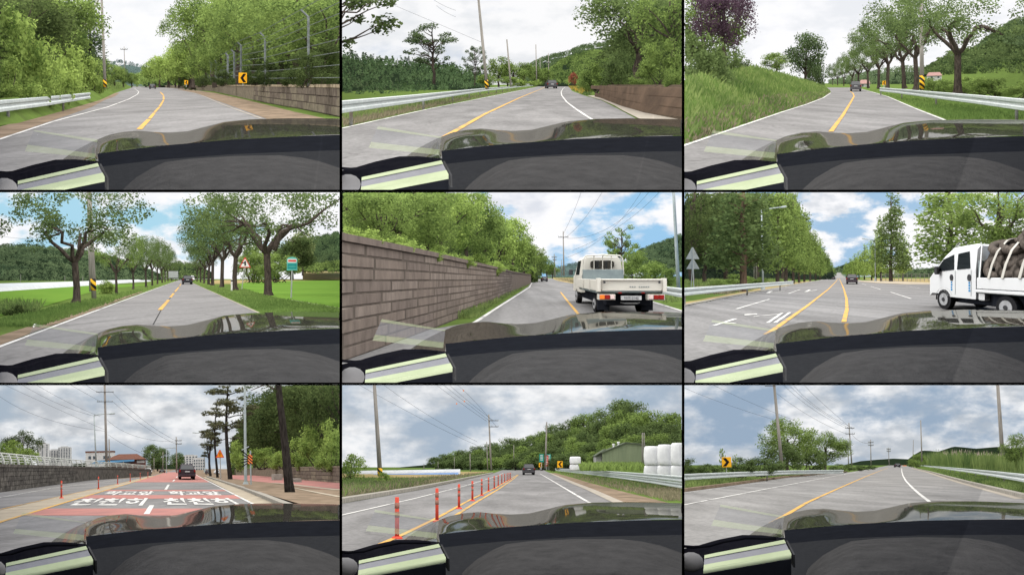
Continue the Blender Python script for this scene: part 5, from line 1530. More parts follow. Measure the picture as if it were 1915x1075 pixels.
def place_6():
    c = c6
    ground(c, 'grass_ground')
    road = sheet(c, 'road', [(477, 845, 908), (490, 797, 960), (500, 742, 1035), (512, 678, 1300), (522, 628, 1480), (532, 580, 2010), (560, 432, 2010), (645, -8, 2100), (900, -1400, 2600), (1100, -2400, 3000)], 'asphalt')
    V, F = strip([c.pt(838, 486, 160), c.pt(868, 453, 330)], [c.pt(925, 486, 160), c.pt(886, 453, 330)])
    single(c, 'road_rise', V, F, 'asphalt_pale', kind='structure')
    line(c, road, [(-60, 657), (0, 645), (400, 566), (800, 492)], .14, 'white_paint')
    line(c, road, [(470, 800), (510, 775), (700, 640), (820, 545), (862, 502), (874, 484)], .17, 'yellow_paint')
    line(c, road, [(905, 730), (922, 660), (920, 600), (905, 545), (885, 498), (878, 484)], .17, 'yellow_paint')
    for a, b in (((305, 657), (490, 602)), ((595, 571), (660, 548)), ((1165, 562), (1280, 599)), ((1055, 531), (1110, 547)), ((1005, 515), (1030, 522)), ((1250, 530), (1330, 540))):
        line(c, road, [a, b], .13, 'white_paint')
    # arrows and lettering painted on the lanes
    for a, b, w in (((480, 568), (575, 557), .16), ((480, 568), (500, 556), .3), ((690, 562), (755, 549), .16), ((690, 562), (715, 549), .25), ((175, 752), (300, 712), .16), ((235, 735), (300, 738), .14), ((480, 735), (560, 680), .12), ((520, 735), (605, 676), .12), ((350, 690), (420, 686), .3), ((400, 700), (560, 684), .1)):
        line(c, road, [a, b], w, 'white_paint')
    sheet(c, 'pavement', [(500, 690, 742), (515, 580, 655), (535, 470, 560), (560, 340, 425), (600, 120, 220), (640, -100, 10)], 'dry_field', .008)
    sheet(c, 'kerb', [(500, 735, 745), (515, 648, 662), (535, 545, 565), (560, 405, 430), (600, 195, 228), (650, -60, -20)], 'kerb_stone', .05)
    sheet(c, 'pavement', [(498, 960, 1060), (505, 1000, 1250), (512, 1080, 1440), (520, 1250, 1500)], 'beige_surface', .05)
    sheet(c, 'yard', [(486, 1000, 2000), (500, 1100, 2000), (510, 1250, 2000)], 'dry_field', .01)
    grass(c, [(505, 620, 650), (520, 380, 560), (545, 100, 420), (575, -60, 250)], 3000, .35, 'blade_dry', 1.6, 15)
    grass(c, [(492, 200, 640), (505, -60, 560), (530, -60, 300)], 3500, .6, 'blade_green', 1.8, 16)
    guardrail(c, [(-60, 545), (0, 540), (360, 516), (620, 500)], "galvanised guardrail behind the avenue trunks", h=.75, low=.42, post_step=6)
    G = "tall avenue tree row " + c.where
    tree(c, 345, -230, 560, 340, 21.5, 'cone', 'leaf_street', "nearest tall avenue tree with a thick brown trunk", seed=0, bark='bark_brown', group=G)
    row_trees(c, [(535, -110, 530, 190, 34), (580, -50, 524, 165, 39), (622, 10, 518, 140, 44), (655, 70, 513, 120, 50), (684, 125, 510, 105, 57), (717, 180, 506, 92, 65), (747, 225, 503, 82, 75), (773, 270, 500, 72, 88), (795, 310, 497, 62, 102), (813, 345, 494, 52, 120), (828, 375, 491, 44, 145), (840, 400, 488, 38, 175)],
              kind='cone', leaf='leaf_mid', label="slender avenue tree in the dense dark row", group=G)
    tree(c, 1168, 22, 508, 185, 60, 'cone', 'leaf_street', "tall pointed tree standing free above the pavement", seed=1)
    row_trees(c, [(1113, 175, 505, 100, 64), (1235, 250, 500, 80, 66), (1060, 280, 502, 80, 78), (1020, 300, 500, 70, 90), (990, 335, 498, 60, 105), (965, 350, 495, 55, 125), (940, 375, 492, 50, 150), (920, 395, 489, 45, 180), (1085, 260, 503, 70, 72)], kind='cone', leaf='leaf_bright', label="lighter avenue tree on the pavement side", group="pavement-side tree row " + c.where)
    tree(c, 1490, -190, 500, 330, 32, 'cone', 'leaf_mid', "loose tall tree behind the white cab", seed=1)
    tree(c, 1780, -190, 500, 520, 26, 'big', 'leaf_mid', "broad tall tree above the tyre load", seed=2)
    row_trees(c, [(60, -200, 520, 480, 40), (250, -120, 515, 420, 46), (420, -100, 510, 380, 55), (130, 120, 520, 330, 36), (560, 0, 505, 260, 70), (330, 160, 510, 300, 44)], kind='big', leaf='leaf_dark', label="dark forest tree behind the avenue row", group="dark forest edge " + c.where)
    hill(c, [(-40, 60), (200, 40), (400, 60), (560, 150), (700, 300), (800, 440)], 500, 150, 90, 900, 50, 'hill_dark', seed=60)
    row_trees(c, [(300, 462, 525, 180, 30), (420, 480, 522, 110, 32), (210, 495, 540, 120, 27)], kind='fine_bush', leaf='leaf_mid', name='bush', cat='bush', label="low roadside bush behind the guardrail", group="guardrail bushes " + c.where)
    hill(c, [(1060, 440), (1150, 420), (1260, 430), (1340, 428), (1440, 415), (1560, 400)], 478, 400, 250, 400, 16, 'hill_mid', seed=61)
    hill(c, [(820, 430), (880, 412), (960, 380), (1010, 400)], 460, 430, 340, 200, 16, 'hill_mid', seed=62)
    lamp_post(c, (454, 548), (445, 105), (560, 88), 6, 24, "tall pale street lamp between the avenue trunks")
    lamp_post(c, (1081, 502), (1079, 275), (1030, 267), 3, 60, "far street lamp in front of the pointed tree")
    pole(c, (418, 500), (413, 250), 4.5, 40, "pale pole standing behind the street lamp")
    pole(c, (403, 500), (404, 345), 2.2, 42, "thin stake beside the pale pole")
    triangle_sign(c, 60, 345, 76, 66, 20, "upper triangular sign plate seen from behind", 'sign_back', 'sign_back', 590, 68, back=True)
    triangle_sign(c, 62, 404, 74, 58, 20.3, "lower triangular sign plate seen from behind", 'sign_back', 'sign_back', 560, 50, back=True)
    # railing fence
    t = Thing(c, 'park_fence', c.pt(1280, 503, 62), "low metal fence along the far pavement " + c.where, 'fence')
    for u in range(1115, 1560, 24):
        t.part('fence_post', *tube([c.pt(u, 503, 62), c.pt(u, 458, 62)], .06, 6), 'rail_post')
    for v in (460, 470, 480, 490, 498):
        t.part('rail', *tube([c.pt(1110, v, 62), c.pt(1560, v, 62)], .03, 5), 'rail_post')
    t.done()
    apartment(c, 1470, 332, 410, 60, 330, "white apartment tower behind the truck cab", 8)
    t = Thing(c, 'shed', c.pt(1195, 462, 200), "flat white shed far beyond the fence " + c.where, 'building')
    b = c.pt(1195, 462, 200); k = 200 / FZ
    t.part('wall', *rigid(c, b, box(-25 * k, 22 * k, 0, 10, 0, 22 * k)), 'building_white'); t.part('roof', *rigid(c, b, box(-26 * k, 23 * k, -.5, 11, 22 * k, 25 * k)), 'film_white'); t.part('door', *rigid(c, b, box(-8 * k, 0, -.1, .05, 0, 14 * k)), 'window_dark'); t.done()
    car(c, 950, 462, 518, "dark plum car driving ahead beside the yellow line", 'car_paint_plum', 66)
    car(c, 848, 475, 491, "tiny oncoming car on the far lane", 'car_paint', 17)
    truck_6(c)

def apartment(c, u, vt, vb, w, D, label, floors, cols=5):
    k = D / FZ; W, Hh = w * k, (vb - vt) * k; b = c.pt(u, vb, D)
    t = Thing(c, 'apartment_block', b, label + " " + c.where, 'building')
    t.part('wall', *rigid(c, b, box(-W / 2, W / 2, 0, 30, -4, Hh * .95)), 'building_white')
    t.part('roof', *rigid(c, b, box(-W * .3, W * .25, 2, 20, Hh * .95, Hh)), 'building_grey')
    for f in range(floors):
        for q in range(cols):
            x = (-.42 + .84 * q / (cols - 1)) * W; z = Hh * (.04 + .88 * f / floors)
            t.part('window', *rigid(c, b, box(x - W * .055, x + W * .055, -.15, .2, z, z + Hh * .5 / floors)), 'window_dark')
    return t.done()
place_6()

# ------------------------------------------------------------------ 7: school zone
def place_7():
    c = c7
    ground(c, 'soil')
    yl = lambda v: (780 - v) / .301; wl = lambda v: 1125 + (v - 530) / .516
    road = sheet(c, 'road', [(488, 970, 1068), (500, 930, 1082), (520, 840, 1110), (530, 770, 1130), (545, 500, 1160), (560, 380, 1190), (612, 0, 1290), (677, -700, 1415), (780, -1500, 1615), (900, -2000, 1850), (1100, -3000, 2300)], 'asphalt')
    for v0, v1 in ((500, 556), (599, 606), (628, 648), (703, 742)):
        vs = np.linspace(v0, v1, 5)
        sheet(c, 'red_band', [(v, yl(v) if v > 530 else 830 + (530 - v) * 3.2, wl(v) if v > 530 else 1125 - (530 - v) * 1.5) for v in vs], 'red_surface', .006, road, 2)
    sheet(c, 'median_strip', [(520, 835, 862), (530, 800, 832), (575, 620, 685), (620, 410, 530), (712, 0, 225), (790, -360, -33)], 'beige_surface', .006, road)
    line(c, road, [(-60, 798), (0, 780), (400, 659), (700, 569), (830, 530), (900, 512)], .15, 'yellow_paint')
    line(c, road, [(-60, 726), (0, 709), (400, 622), (700, 556), (830, 526)], .08, 'yellow_paint')
    line(c, road, [(1430, 688), (1410, 677), (1260, 600), (1125, 531), (1085, 510)], .15, 'white_paint')
    line(c, road, [(-60, 655), (0, 642), (300, 588), (700, 540)], .1, 'white_paint')
    for a, b in (((818, 735), (848, 686)), ((925, 598), (942, 570)), ((966, 551), (976, 541)), ((985, 530), (992, 524))):
        line(c, road, [a, b], .2, 'white_paint')
    # lettering on the road
    def road_text(txt, u0, u1, vb, vt):
        V, F = text_mesh(txt, .028)
        if not len(F): return
        X0, D0 = c.gp(u0, vb); X1, _ = c.gp(u1, vb); D1 = c.D_of(vt)
        x = (V[:, 0] - V[:, 0].min()) / np.ptp(V[:, 0]); y = (V[:, 1] - V[:, 1].min()) / np.ptp(V[:, 1])
        P = np.array([c.loc(X0 + (X1 - X0) * a, .016, D0 + (D1 - D0) * b) for a, b in zip(x, y)])
        P, F = clip(P, F, c)
        link('lettering', mk_mesh('lettering', P - np.array(road.location), F, 'white_paint'), road)
    road_text("학교앞", 555, 850, 629, 607); road_text("학교앞", 938, 1250, 629, 607)
    road_text("천천히", 355, 795, 688, 646); road_text("천천히", 905, 1345, 684, 646)
    sheet(c, 'gutter', [(528, 1132, 1150), (560, 1195, 1245), (600, 1270, 1355), (640, 1345, 1450), (690, 1445, 1560), (760, 1580, 1740)], 'beige_surface', .01)
    R = lerp_rows([(528, 1150, 1160), (560, 1245, 1275), (600, 1355, 1410), (640, 1450, 1560), (690, 1560, 1720), (760, 1740, 1960)], 4)
    A = [c.g(u, v, 0) for v, u, w in R]; B = [c.g(u, v, 0, .14) for v, u, w in R]; C_ = [c.g(u, v, 0, .14) + np.array([.3, 0, 0]) for v, u, w in R]
    single(c, 'kerb', *join(strip(A, B), strip(B, C_)), 'kerb_stone', kind='structure')
    for rows, m, l in (([(522, 1290, 1700), (545, 1300, 2000), (560, 1420, 2000), (575, 1560, 2000), (612, 1800, 2000)], 'red_surface', .15), ([(570, 1500, 1540), (580, 1600, 1650), (600, 1740, 1800), (615, 1850, 1930)], 'beige_surface', .156), ([(600, 1620, 1640), (640, 1790, 1830), (660, 1880, 1930)], 'beige_surface', .156)):
        R = lerp_rows(rows, 4); V, F = strip([c.g(u, v, 0, l) for v, u, w in R], [c.g(w, v, 0, l) for v, u, w in R]); single(c, 'pavement', V, F, m, kind='structure')
    R = lerp_rows([(522, 1148, 1700), (545, 1215, 2000), (575, 1305, 2000), (612, 1405, 2000), (690, 1640, 2000), (760, 1860, 2060)], 4)
    V, F = strip([c.g(u, v, 0, .14) for v, u, w in R], [c.g(w, v, 0, .14) for v, u, w in R]); single(c, 'pavement', V, F, 'soil', kind='structure')
    for i, (u, vt, vb) in enumerate(((343, 548, 646), (550, 525, 595), (657, 518, 568), (727, 508, 553), (783, 504, 540), (826, 500, 532))):
        lane_post(c, u, vt, vb, ORD[i] + " red flexible lane post standing on the beige strip")
    # dark wall with railing
    foot = [(-60, 622), (0, 612), (250, 578), (500, 546), (700, 530), (845, 519)]
    block_wall(c, foot, [1.33, 1.32, 1.3, 1.25, 1.15, .9], 5, .55, ['dark_stone', 'dark_stone_b'], "dark stone retaining wall under the white railing", back='dark_stone_b', cap='dark_stone', cap_h=.16, Dmax=24, proud=.03, name='retaining_wall', piece='stone', seed=9)
    G_ = [c.gp(u, v) for u, v in foot]; d = np.array([q[1] for q in G_]); x = np.array([q[0] for q in G_]); hb = np.array([1.49, 1.48, 1.46, 1.41, 1.31, 1.06]); o = np.argsort(d); d, x, hb = d[o], x[o], hb[o]
    t = Thing(c, 'bridge_railing', c.loc(x[0], 1.4, d[0]), "white metal railing with curved posts on the dark wall " + c.where, 'railing')
    Ds = list(np.geomspace(d[0], min(d[-1], 40), 26))
    for D in Ds[::1]:
        X, h = np.interp(D, d, x), np.interp(D, d, hb); w = .045
        t.part('post', *loft([[c.loc(X - .12 + a - w, h + z, D), c.loc(X - .12 + a + w, h + z, D), c.loc(X - .12 + a + w, h + z, D + .07), c.loc(X - .12 + a - w, h + z, D + .07)] for a, z in ((.12, -.02), (.1, .2), (.03, .4), (-.05, .56))]), 'railing_paint')
    for z, r in ((.57, .04), (.42, .025), (.28, .025), (.13, .025)):
        P = [c.loc(np.interp(D, d, x) - .1 - (.07 if z > .5 else 0), np.interp(D, d, hb) + z, D) for D in np.geomspace(d[0], d[-1], 22)]
        t.part('rail', *tube(P, [r * (1 + .01 * p[1] / S) for p in P], 6), 'railing_paint')
    t.done()
    tree(c, 128, 272, 470, 200, 60, 'big', 'leaf_dark', "round dark tree behind the white railing", seed=0)
    row_trees(c, [(35, 325, 470, 180, 50), (150, 372, 470, 150, 48)], kind='fine_bush', leaf='leaf_bright', name='bush', cat='bush', label="bright bush behind the white railing", group="railing bushes " + c.where)
    apartment(c, 236, 335, 450, 58, 330, "narrow pale apartment tower beside the round dark tree", 9, 3)
    apartment(c, 305, 372, 450, 70, 350, "wide pale apartment block beyond the railing", 9, 5)
    apartment(c, 358, 356, 450, 66, 345, "taller stepped apartment block at the end of the pale group", 10, 5)
    # shops
    k = 90 / FZ; b = c.pt(700, 490, 90)
    t = Thing(c, 'restaurant', b, "low brick restaurant with brown hipped roof and blue awning " + c.where, 'building')
    t.part('wall', *rigid(c, b, box(-85 * k, 105 * k, 0, 25, -.5, 62 * k)), 'building_brick')
    r = t.part('roof', *rigid(c, b, loft([[(-112 * k, -2, 60 * k), (112 * k, -2, 60 * k), (112 * k, 27, 60 * k), (-112 * k, 27, 60 * k)], [(-40 * k, 8, 92 * k), (60 * k, 8, 92 * k), (60 * k, 16, 92 * k), (-40 * k, 16, 92 * k)]])), 'roof_brown')
    t.part('awning', *rigid(c, b, loft([[(-190 * k, -6, 36 * k), (50 * k, -6, 48 * k), (50 * k, -6, 52 * k), (-190 * k, -6, 40 * k)], [(-150 * k, -.2, 56 * k), (50 * k, -.2, 60 * k), (50 * k, -.2, 62 * k), (-150 * k, -.2, 58 * k)]])), 'awning_blue')
    t.part('shop_sign', *rigid(c, b, box(62 * k, 104 * k, -.4, -.05, 40 * k, 54 * k)), 'building_white')
    for x0 in (66, 86):
        t.part('window', *rigid(c, b, box(x0 * k, (x0 + 12) * k, -.2, .1, 14 * k, 30 * k)), 'window_dark')
    t.done()
    b = c.pt(556, 470, 140); k = 140 / FZ
    t = Thing(c, 'shop_block', b, "flat white two-storey block with a dark parapet behind the lamp " + c.where, 'building')
    t.part('wall', *rigid(c, b, box(-76 * k, 76 * k, 0, 20, 0, 80 * k)), 'building_white'); t.part('parapet', *rigid(c, b, box(-78 * k, 78 * k, -.3, 20.3, 80 * k, 88 * k)), 'roof_brown')
    for x0 in (-60, -35, 20, 45): t.part('window', *rigid(c, b, box(x0 * k, (x0 + 14) * k, -.2, .1, 44 * k, 60 * k)), 'window_dark')
    t.done()
    for u, vt, vb, w, D, fl, lab in ((1062, 402, 470, 80, 260, 5, "white office block beyond the plum car"), (1112, 418, 490, 60, 200, 4, "grey building end beside the pines")):
        apartment(c, u, vt, vb, w, D, lab, fl)
    row_trees(c, [(850, 348, 492, 90, 110), (905, 366, 494, 80, 115), (985, 393, 494, 90, 120), (880, 420, 495, 110, 100), (1000, 430, 500, 60, 90)], kind='round', leaf='leaf_street', label="tree at the far street corner", group="street corner trees " + c.where)
    hill(c, [(380, 450), (480, 440), (640, 445), (800, 455), (960, 450), (1140, 440)], 486, 440, 300, 300, 16, 'hill_mid', seed=71)
    for u, vt, vb, w, p, lab in ((825, 477, 507, 40, 'car_paint_white', "white car parked at the street corner"), (745, 480, 503, 34, 'car_paint_white', "white car parked in front of the restaurant"), (905, 486, 504, 34, 'car_paint', "dark car parked past the white corner car"), (1165, 486, 512, 26, 'car_paint_grey', "grey car parked beyond the pine trunks"), (1215, 488, 510, 26, 'car_paint_white', "pale car parked between the pine trunks")):
        car(c, u, vt, vb, lab, p, w)
    lamp_post(c, (538, 478), (525, 182), (618, 174), 5, 40, "street lamp with a level arm in front of the shops")
    lamp_post(c, (930, 512), (929, 366), (960, 364), 2.5, 70, "far street lamp beside the corner trees")
    lamp_post(c, (1143, 500), (1141, 284), (1100, 281), 3, 75, "street lamp whose arm reaches out from the pines")
    pole(c, (596, 480), (584, 5), 8, 34, "tall utility pole with two insulated crossarms", arms=((52, 48, 4), (106, 44, 2)))
    pole(c, (612, 478), (609, 316), 4.5, 36, "short bare pole close to the tall utility pole")
    pole(c, (987, 505), (984, 303), 4, 72, "far utility pole with crossarms above the car", arms=((324, 17, 14), (342, 17, 14)))
    for u, vt in ((690, 440), (860, 420), (910, 385)): pole(c, (u, 500), (u, vt), 2.2, 80, "thin grey post at the shop frontage", name='post', group='frontage posts ' + c.where)
    wires(c, [(((-10, 72), (250, 200), (592, 272)), 20, 36), (((20, 10), (260, 120), (588, 265)), 20, 36), (((110, 5), (330, 120), (540, 190)), 22, 34), (((190, 5), (380, 110), (560, 190)), 22, 34), (((380, 5), (460, 50), (560, 106)), 26, 34), (((470, 5), (520, 40), (560, 60)), 28, 34),
              (((628, 55), (800, 210), (985, 326)), 34, 72), (((632, 108), (800, 240), (985, 345)), 34, 72), (((600, 210), (760, 300), (985, 330)), 34, 72), (((604, 290), (700, 350), (815, 405)), 34, 80)])
    car(c, 1046, 454, 543, "plum minivan driving ahead on the red road", 'car_paint_plum', 95)
    # pines and pavement things
    tree(c, 1275, 15, 548, 210, 27, 'pine', 'leaf_pine', "tall slender pine with layered crown beside the warning sign", seed=0, bark='bark_black')
    row_trees(c, [(1208, 110, 535, 150, 32), (1180, 215, 530, 120, 38), (1165, 270, 525, 90, 46)], bark='bark_black', kind='pine', leaf='leaf_pine', label="smaller roadside pine in the line by the kerb", group="kerb pines " + c.where)
    b = c.pt(1622, 632, 12.4)
    t = Thing(c, 'pine_tree', b, "thick black pine trunk at the pavement edge " + c.where, 'tree')
    t.part('trunk', *tube([c.pt(1622, 640, 12.4), c.pt(1612, 560, 12.4), c.pt(1597, 400, 12.4), c.pt(1578, 230, 12.4), c.pt(1558, 60, 12.4), c.pt(1550, -40, 12.4)], [.27, .22, .19, .165, .15, .14], 10), 'bark_black', smooth=True)
    rng = np.random.default_rng(8)
    t.part('branch', *tube([c.pt(1560, 50, 12.4), c.pt(1480, 10, 12.4), c.pt(1400, 45, 12.4)], [.05, .035, .015], 6), 'bark')
    C_ = [c.pt(u, v, 12.4) for u, v in ((1390, 22), (1440, 8), (1500, 15), (1560, -5), (1640, 10), (1530, 45), (1720, 5))]
    t.part('crown', *clumps(rng, C_, [.28] * 7, 180, .03, flat=.45), 'leaf_dark', leafy=True); t.done()
    lamp_post(c, (1372, 578), (1366, 10), (1330, -30), 9, 18.6, "stout pale lamp post with flared foot on the pavement")
    M_ = [[(-.07, -.3), (.07, -.3), (.1, .35), (-.1, .35)], [(-.07, -.55), (.07, -.55), (.07, -.4), (-.07, -.4)]]
    triangle_sign(c, 1228, 397, 48, 44, 27.5, "orange triangular warning sign with black border before the pines", 'sign_orange', 'sign_red', 540, 1233, mark=M_)
    # fan-shaped hazard sign
    D = 18; k = D / FZ; b = c.pt(1402, 578, D)
    t = Thing(c, 'hazard_sign', b, "striped orange board with fanned black bars by the lamp post " + c.where, 'sign')
    t.part('post', *tube([b, c.pt(1398, 380, D)], .05, 8), 'lamp_steel')
    m = c.pt(1398, 427, D) - np.array([0, .1, 0])
    t.part('board', *rigid(c, m, bbox(-13 * k, 13 * k, -.02, .02, -26 * k, 26 * k, .01)), 'stripe_board')
    for p, q in (((1388, 410), (1352, 378)), ((1388, 418), (1352, 400)), ((1388, 427), (1350, 425)), ((1388, 436), (1350, 447)), ((1388, 446), (1352, 470))):
        t.part('bar', *tube([c.pt(*p, D) - np.array([0, .12, 0]), c.pt(*q, D) - np.array([0, .12, 0])], .035, 4), 'sign_black')
    t.part('roof_plate', *tube([c.pt(1352, 376, D) - np.array([0, .12, 0]), c.pt(1392, 356, D) - np.array([0, .12, 0])], .035, 4), 'lamp_steel'); t.done()
    for u, v, w, h in ((1553, 545, 52, 33), (1655, 556, 60, 20)):
        X, D = c.gp(u, v, .14)
        t = Nat(c, 'concrete_block', X, D, h=.14, label=("square" if h > 25 else "low flat") + " concrete block on the pavement before the stone wall " + c.where, cat='block')
        t.add('block', bbox(-w * D / FZ / 2, w * D / FZ / 2, 0, .5, 0, h * D / FZ, .02), 'kerb_stone'); t.done()
    # pavement wall, slope and wood
    block_wall(c, [(1290, 512), (1400, 522), (1540, 534), (1700, 553), (1911, 572), (2000, 580)], [1.0, 1.15, 1.25, 1.3, 1.32, 1.32], 4, .7, ['stone_wall_a', 'stone_wall_b'], "rough stone retaining wall behind the red pavement", cap='stone_wall_a', Dmax=30, cap_h=.1, seed=12)
    A, B = bank(c, 'slope', [(1290, 510, 1320, 440, 20), (1540, 531, 1560, 400, 8), (1700, 550, 1740, 390, 6), (2000, 575, 2000, 370, 5)], 'grass_ground')
    grass_on(c, A + np.array([0, 0, .3]), B, 3500, .5, 'blade_green', .06, 17)
    hill(c, [(1330, 330), (1400, 190), (1500, 90), (1600, 20), (1700, -60), (1990, -120)], 490, 66, 52, 800, 55, 'leaf_dark', seed=72)
    row_trees(c, [(1480, 60, 480, 300, 40), (1640, -60, 490, 380, 32), (1800, -120, 490, 420, 27), (1920, -160, 490, 360, 24), (1420, 180, 480, 200, 45), (1560, 150, 480, 280, 36), (1740, 60, 480, 300, 30)], kind='big', leaf='leaf_dark', label="dark pine-wood tree above the stone wall", group="dark wood " + c.where)
    row_trees(c, [(1340, 310, 490, 110, 42), (1460, 365, 480, 190, 33), (1560, 380, 480, 150, 30), (1700, 300, 480, 200, 26), (1790, 220, 480, 220, 24), (1890, 190, 480, 220, 22), (1850, 340, 490, 180, 21)], kind='fine_bush', leaf='leaf_bright', name='bush', cat='bush', label="sunny green bush on the slope above the stone wall", group="slope bushes " + c.where)
place_7()

# ------------------------------------------------------------------ 8: orange posts, bales and barn
def place_8():
    c = c8
    ground(c, 'grass_ground')
    road = sheet(c, 'road', [(477, 945, 1112), (490, 893, 1135), (505, 853, 1168), (530, 748, 1228), (560, 622, 1292), (600, 432, 1388), (665, 60, 1518), (742, -400, 1683), (950, -1400, 2100)], 'asphalt')
    line(c, road, [(-60, 757), (0, 742), (400, 650), (700, 575), (870, 522), (905, 505)], .12, 'white_paint')
    line(c, road, [(200, 912), (340, 852), (520, 765), (720, 655), (860, 590), (955, 533), (985, 514)], .13, 'yellow_paint')
    line(c, road, [(560, 795), (620, 755), (760, 665), (880, 595), (965, 536), (990, 514)], .13, 'yellow_paint')
    line(c, road, [(1400, 680), (1380, 668), (1290, 615), (1190, 555), (1110, 508)], .15, 'white_paint')
    sheet(c, 'verge', [(505, 1165, 1200), (530, 1225, 1290), (560, 1290, 1390), (600, 1390, 1540), (665, 1520, 1800), (740, 1690, 2100)], 'soil', .01)
    sheet(c, 'gutter', [(505, 1160, 1172), (530, 1215, 1236), (560, 1278, 1312), (600, 1372, 1420), (665, 1505, 1570), (740, 1660, 1740)], 'concrete_edge', .014)
    R = lerp_rows([(506, 835, 850), (530, 700, 745), (560, 560, 615), (600, 350, 425), (665, -40, 50), (700, -250, -130)], 4)
    A = [c.g(w, v) for v, u, w in R]; B = [c.g(w, v, 0, .16) for v, u, w in R]; C_ = [p - np.array([.35, 0, 0]) for p in B]
    single(c, 'kerb', *join(strip(A, B), strip(B, C_)), 'kerb_stone', kind='structure')
    grass(c, [(505, 760, 830), (530, 520, 690), (560, 250, 540), (600, -60, 330), (655, -120, -10)], 5000, .32, 'blade_dry', 1.5, 18)
    grass(c, [(545, 100, 560), (570, -60, 460), (600, -60, 320), (650, -120, 0)], 4000, .36, 'blade_green', 1.6, 19)
    sheet(c, 'field', [(497, 100, 840), (510, -60, 740), (530, -60, 500)], 'dry_field', .006)
    for i, (u, vt, vb) in enumerate(((312, 640, 872), (535, 590, 778), (658, 567, 705), (733, 550, 661), (785, 538, 631), (823, 530, 607), (855, 522, 592), (877, 517, 578), (897, 513, 566), (913, 509, 557), (927, 506, 550), (937, 504, 545), (946, 503, 540))):
        lane_post(c, u, vt, vb, ORD[i] + " orange lane post with grey bands in the receding line")
    # plastic houses in the far field
    t = Thing(c, 'greenhouse', c.pt(400, 530, 42), "long blue and white plastic greenhouse in the far field " + c.where, 'greenhouse')
    for j, (u0, u1, vt, vb, m) in enumerate(((20, 665, 486, 520, 'film_white'), (180, 655, 504, 531, 'greenhouse_blue'))):
        D = 44 - j * 3; rings = []
        for u in np.linspace(u0, u1, 24):
            f = (u - u0) / (u1 - u0); top = vt + (1 - f) * 10 - 3; bot = vb + (1 - f) * 8 - 6
            rings.append([c.pt(u, bot, D), c.pt(u, bot - (bot - top) * .6, D + .1), c.pt(u, top, D + .6), c.pt(u, bot - (bot - top) * .6, D + 1.2)])
        t.part('film_cover', *loft(rings, close=False, cap=False), m)
    for u in range(40, 660, 26):
        t.part('hoop', *tube([c.pt(u, 518, 43.4), c.pt(u, 495, 43.8)], .05, 5), 'film_white')
    t.done()
    pole(c, (218, 520), (185, 5), 13, 19, "thick leaning utility pole with striped foot among the weeds", stripe=(520, 476))
    pole(c, (838, 492), (824, 178), 5.5, 55, "far utility pole carrying two crossarms with insulators", arms=((212, 27, 26), (246, 25, 26)))
    pole(c, (818, 492), (813, 330), 3, 60, "thin pole close behind the crossarm pole")
    pole(c, (722, 502), (719, 396), 3, 65, "short pale pole at the field edge")
    pole(c, (1140, 480), (1148, 220), 5, 44, "plain tall pole behind the green signs")
    for u, vt in ((632, 415), (541, 440), (964, 346), (462, 452)): pole(c, (u, 490), (u, vt), 2, 90, "thin distant pole below the wooded hill", group='distant poles ' + c.where)
    for u in (1682, 1692): pole(c, (u, 470), (u, 280), 4, 30, "grey pipe standing between barn and bales", name='pipe', group='barn pipes ' + c.where)
    wires(c, [(((95, 10), (480, 218), (760, 350)), 18, 60), (((520, 5), (690, 130), (812, 215)), 25, 55), (((560, 5), (720, 130), (830, 215)), 25, 55), (((600, 10), (730, 120), (850, 212)), 25, 55), (((640, 5), (750, 110), (870, 250)), 25, 55), (((240, 15), (500, 190), (760, 330)), 22, 60)])
    rng = random.Random(3)
    for u, v, D in ((683, 45, 34), (688, 105, 36), (645, 118, 36)):
        q = c.pt(u, v, D); single(c, 'line_marker', *rigid(c, q, xform(torus(.05, .05, 8, 6), rotx(1.3))), 'tail_amber', "small orange marker ball hanging on the power lines " + c.where, 'marker', 'line markers ' + c.where)
    # wooded hill: every crown a tree
    sil = [(100, 478), (300, 470), (450, 455), (600, 395), (800, 335), (1000, 310), (1130, 265), (1250, 215), (1450, 160), (1540, 100), (1620, 92), (1740, 165), (1911, 178), (1990, 180)]
    hill(c, [(u, v + 45) for u, v in sil[:3]] + [(u, v + 70) for u, v in sil[3:]], 492, 150, 90, 900, 40, 'hill_mid', seed=81)
    us = [p[0] for p in sil]; vs = [p[1] for p in sil]
    rg = np.random.default_rng(5)
    n = 0
    for row in range(5):
        u = 430 + row * 17
        while u < 1990:
            w = 70 + 90 * (u - 430) / 1500; top = np.interp(u, us, vs)
            f = row / 5
            vt = top + (485 - top) * f * .85 + rg.uniform(-8, 14)
            if vt < 440:
                tree(c, u, vt, min(vt + w * 1.5, 500), w * rg.uniform(.95, 1.3), 130 - row * 9 - (u - 430) / 1500 * 25, 'round', ('leaf_mid', 'leaf_street', 'leaf_street')[int(rg.integers(3))], "broadleaf tree on the wooded hill behind the road", group="wooded hill trees " + c.where)
                n += 1
            u += w * rg.uniform(.55, .8)
    hill(c, [(-40, 490), (100, 476), (300, 468), (450, 455), (560, 440)], 500, 300, 200, 300, 16, 'hill_mid', seed=82)
    # barn
    D = 42; k = D / FZ; b = c.pt(1580, 448, D)
    t = Thing(c, 'barn', b, "green corrugated barn with a low gable beside the bales " + c.where, 'building')
    t.part('front_wall', *rigid(c, b, prism([(-120 * k, -30 * k), (118 * k, -30 * k), (118 * k, 100 * k), (10 * k, 110 * k), (-120 * k, 58 * k)], 0, 8)), 'barn_green')
    for x in range(-114, 118, 9): t.part('sheet_rib', *rigid(c, b, box(x * k, (x + 2) * k, -.05, -.005, -28 * k, (58 + max(0, (x + 120)) * .37 - 4 if x < 8 else 98) * k)), 'barn_green')
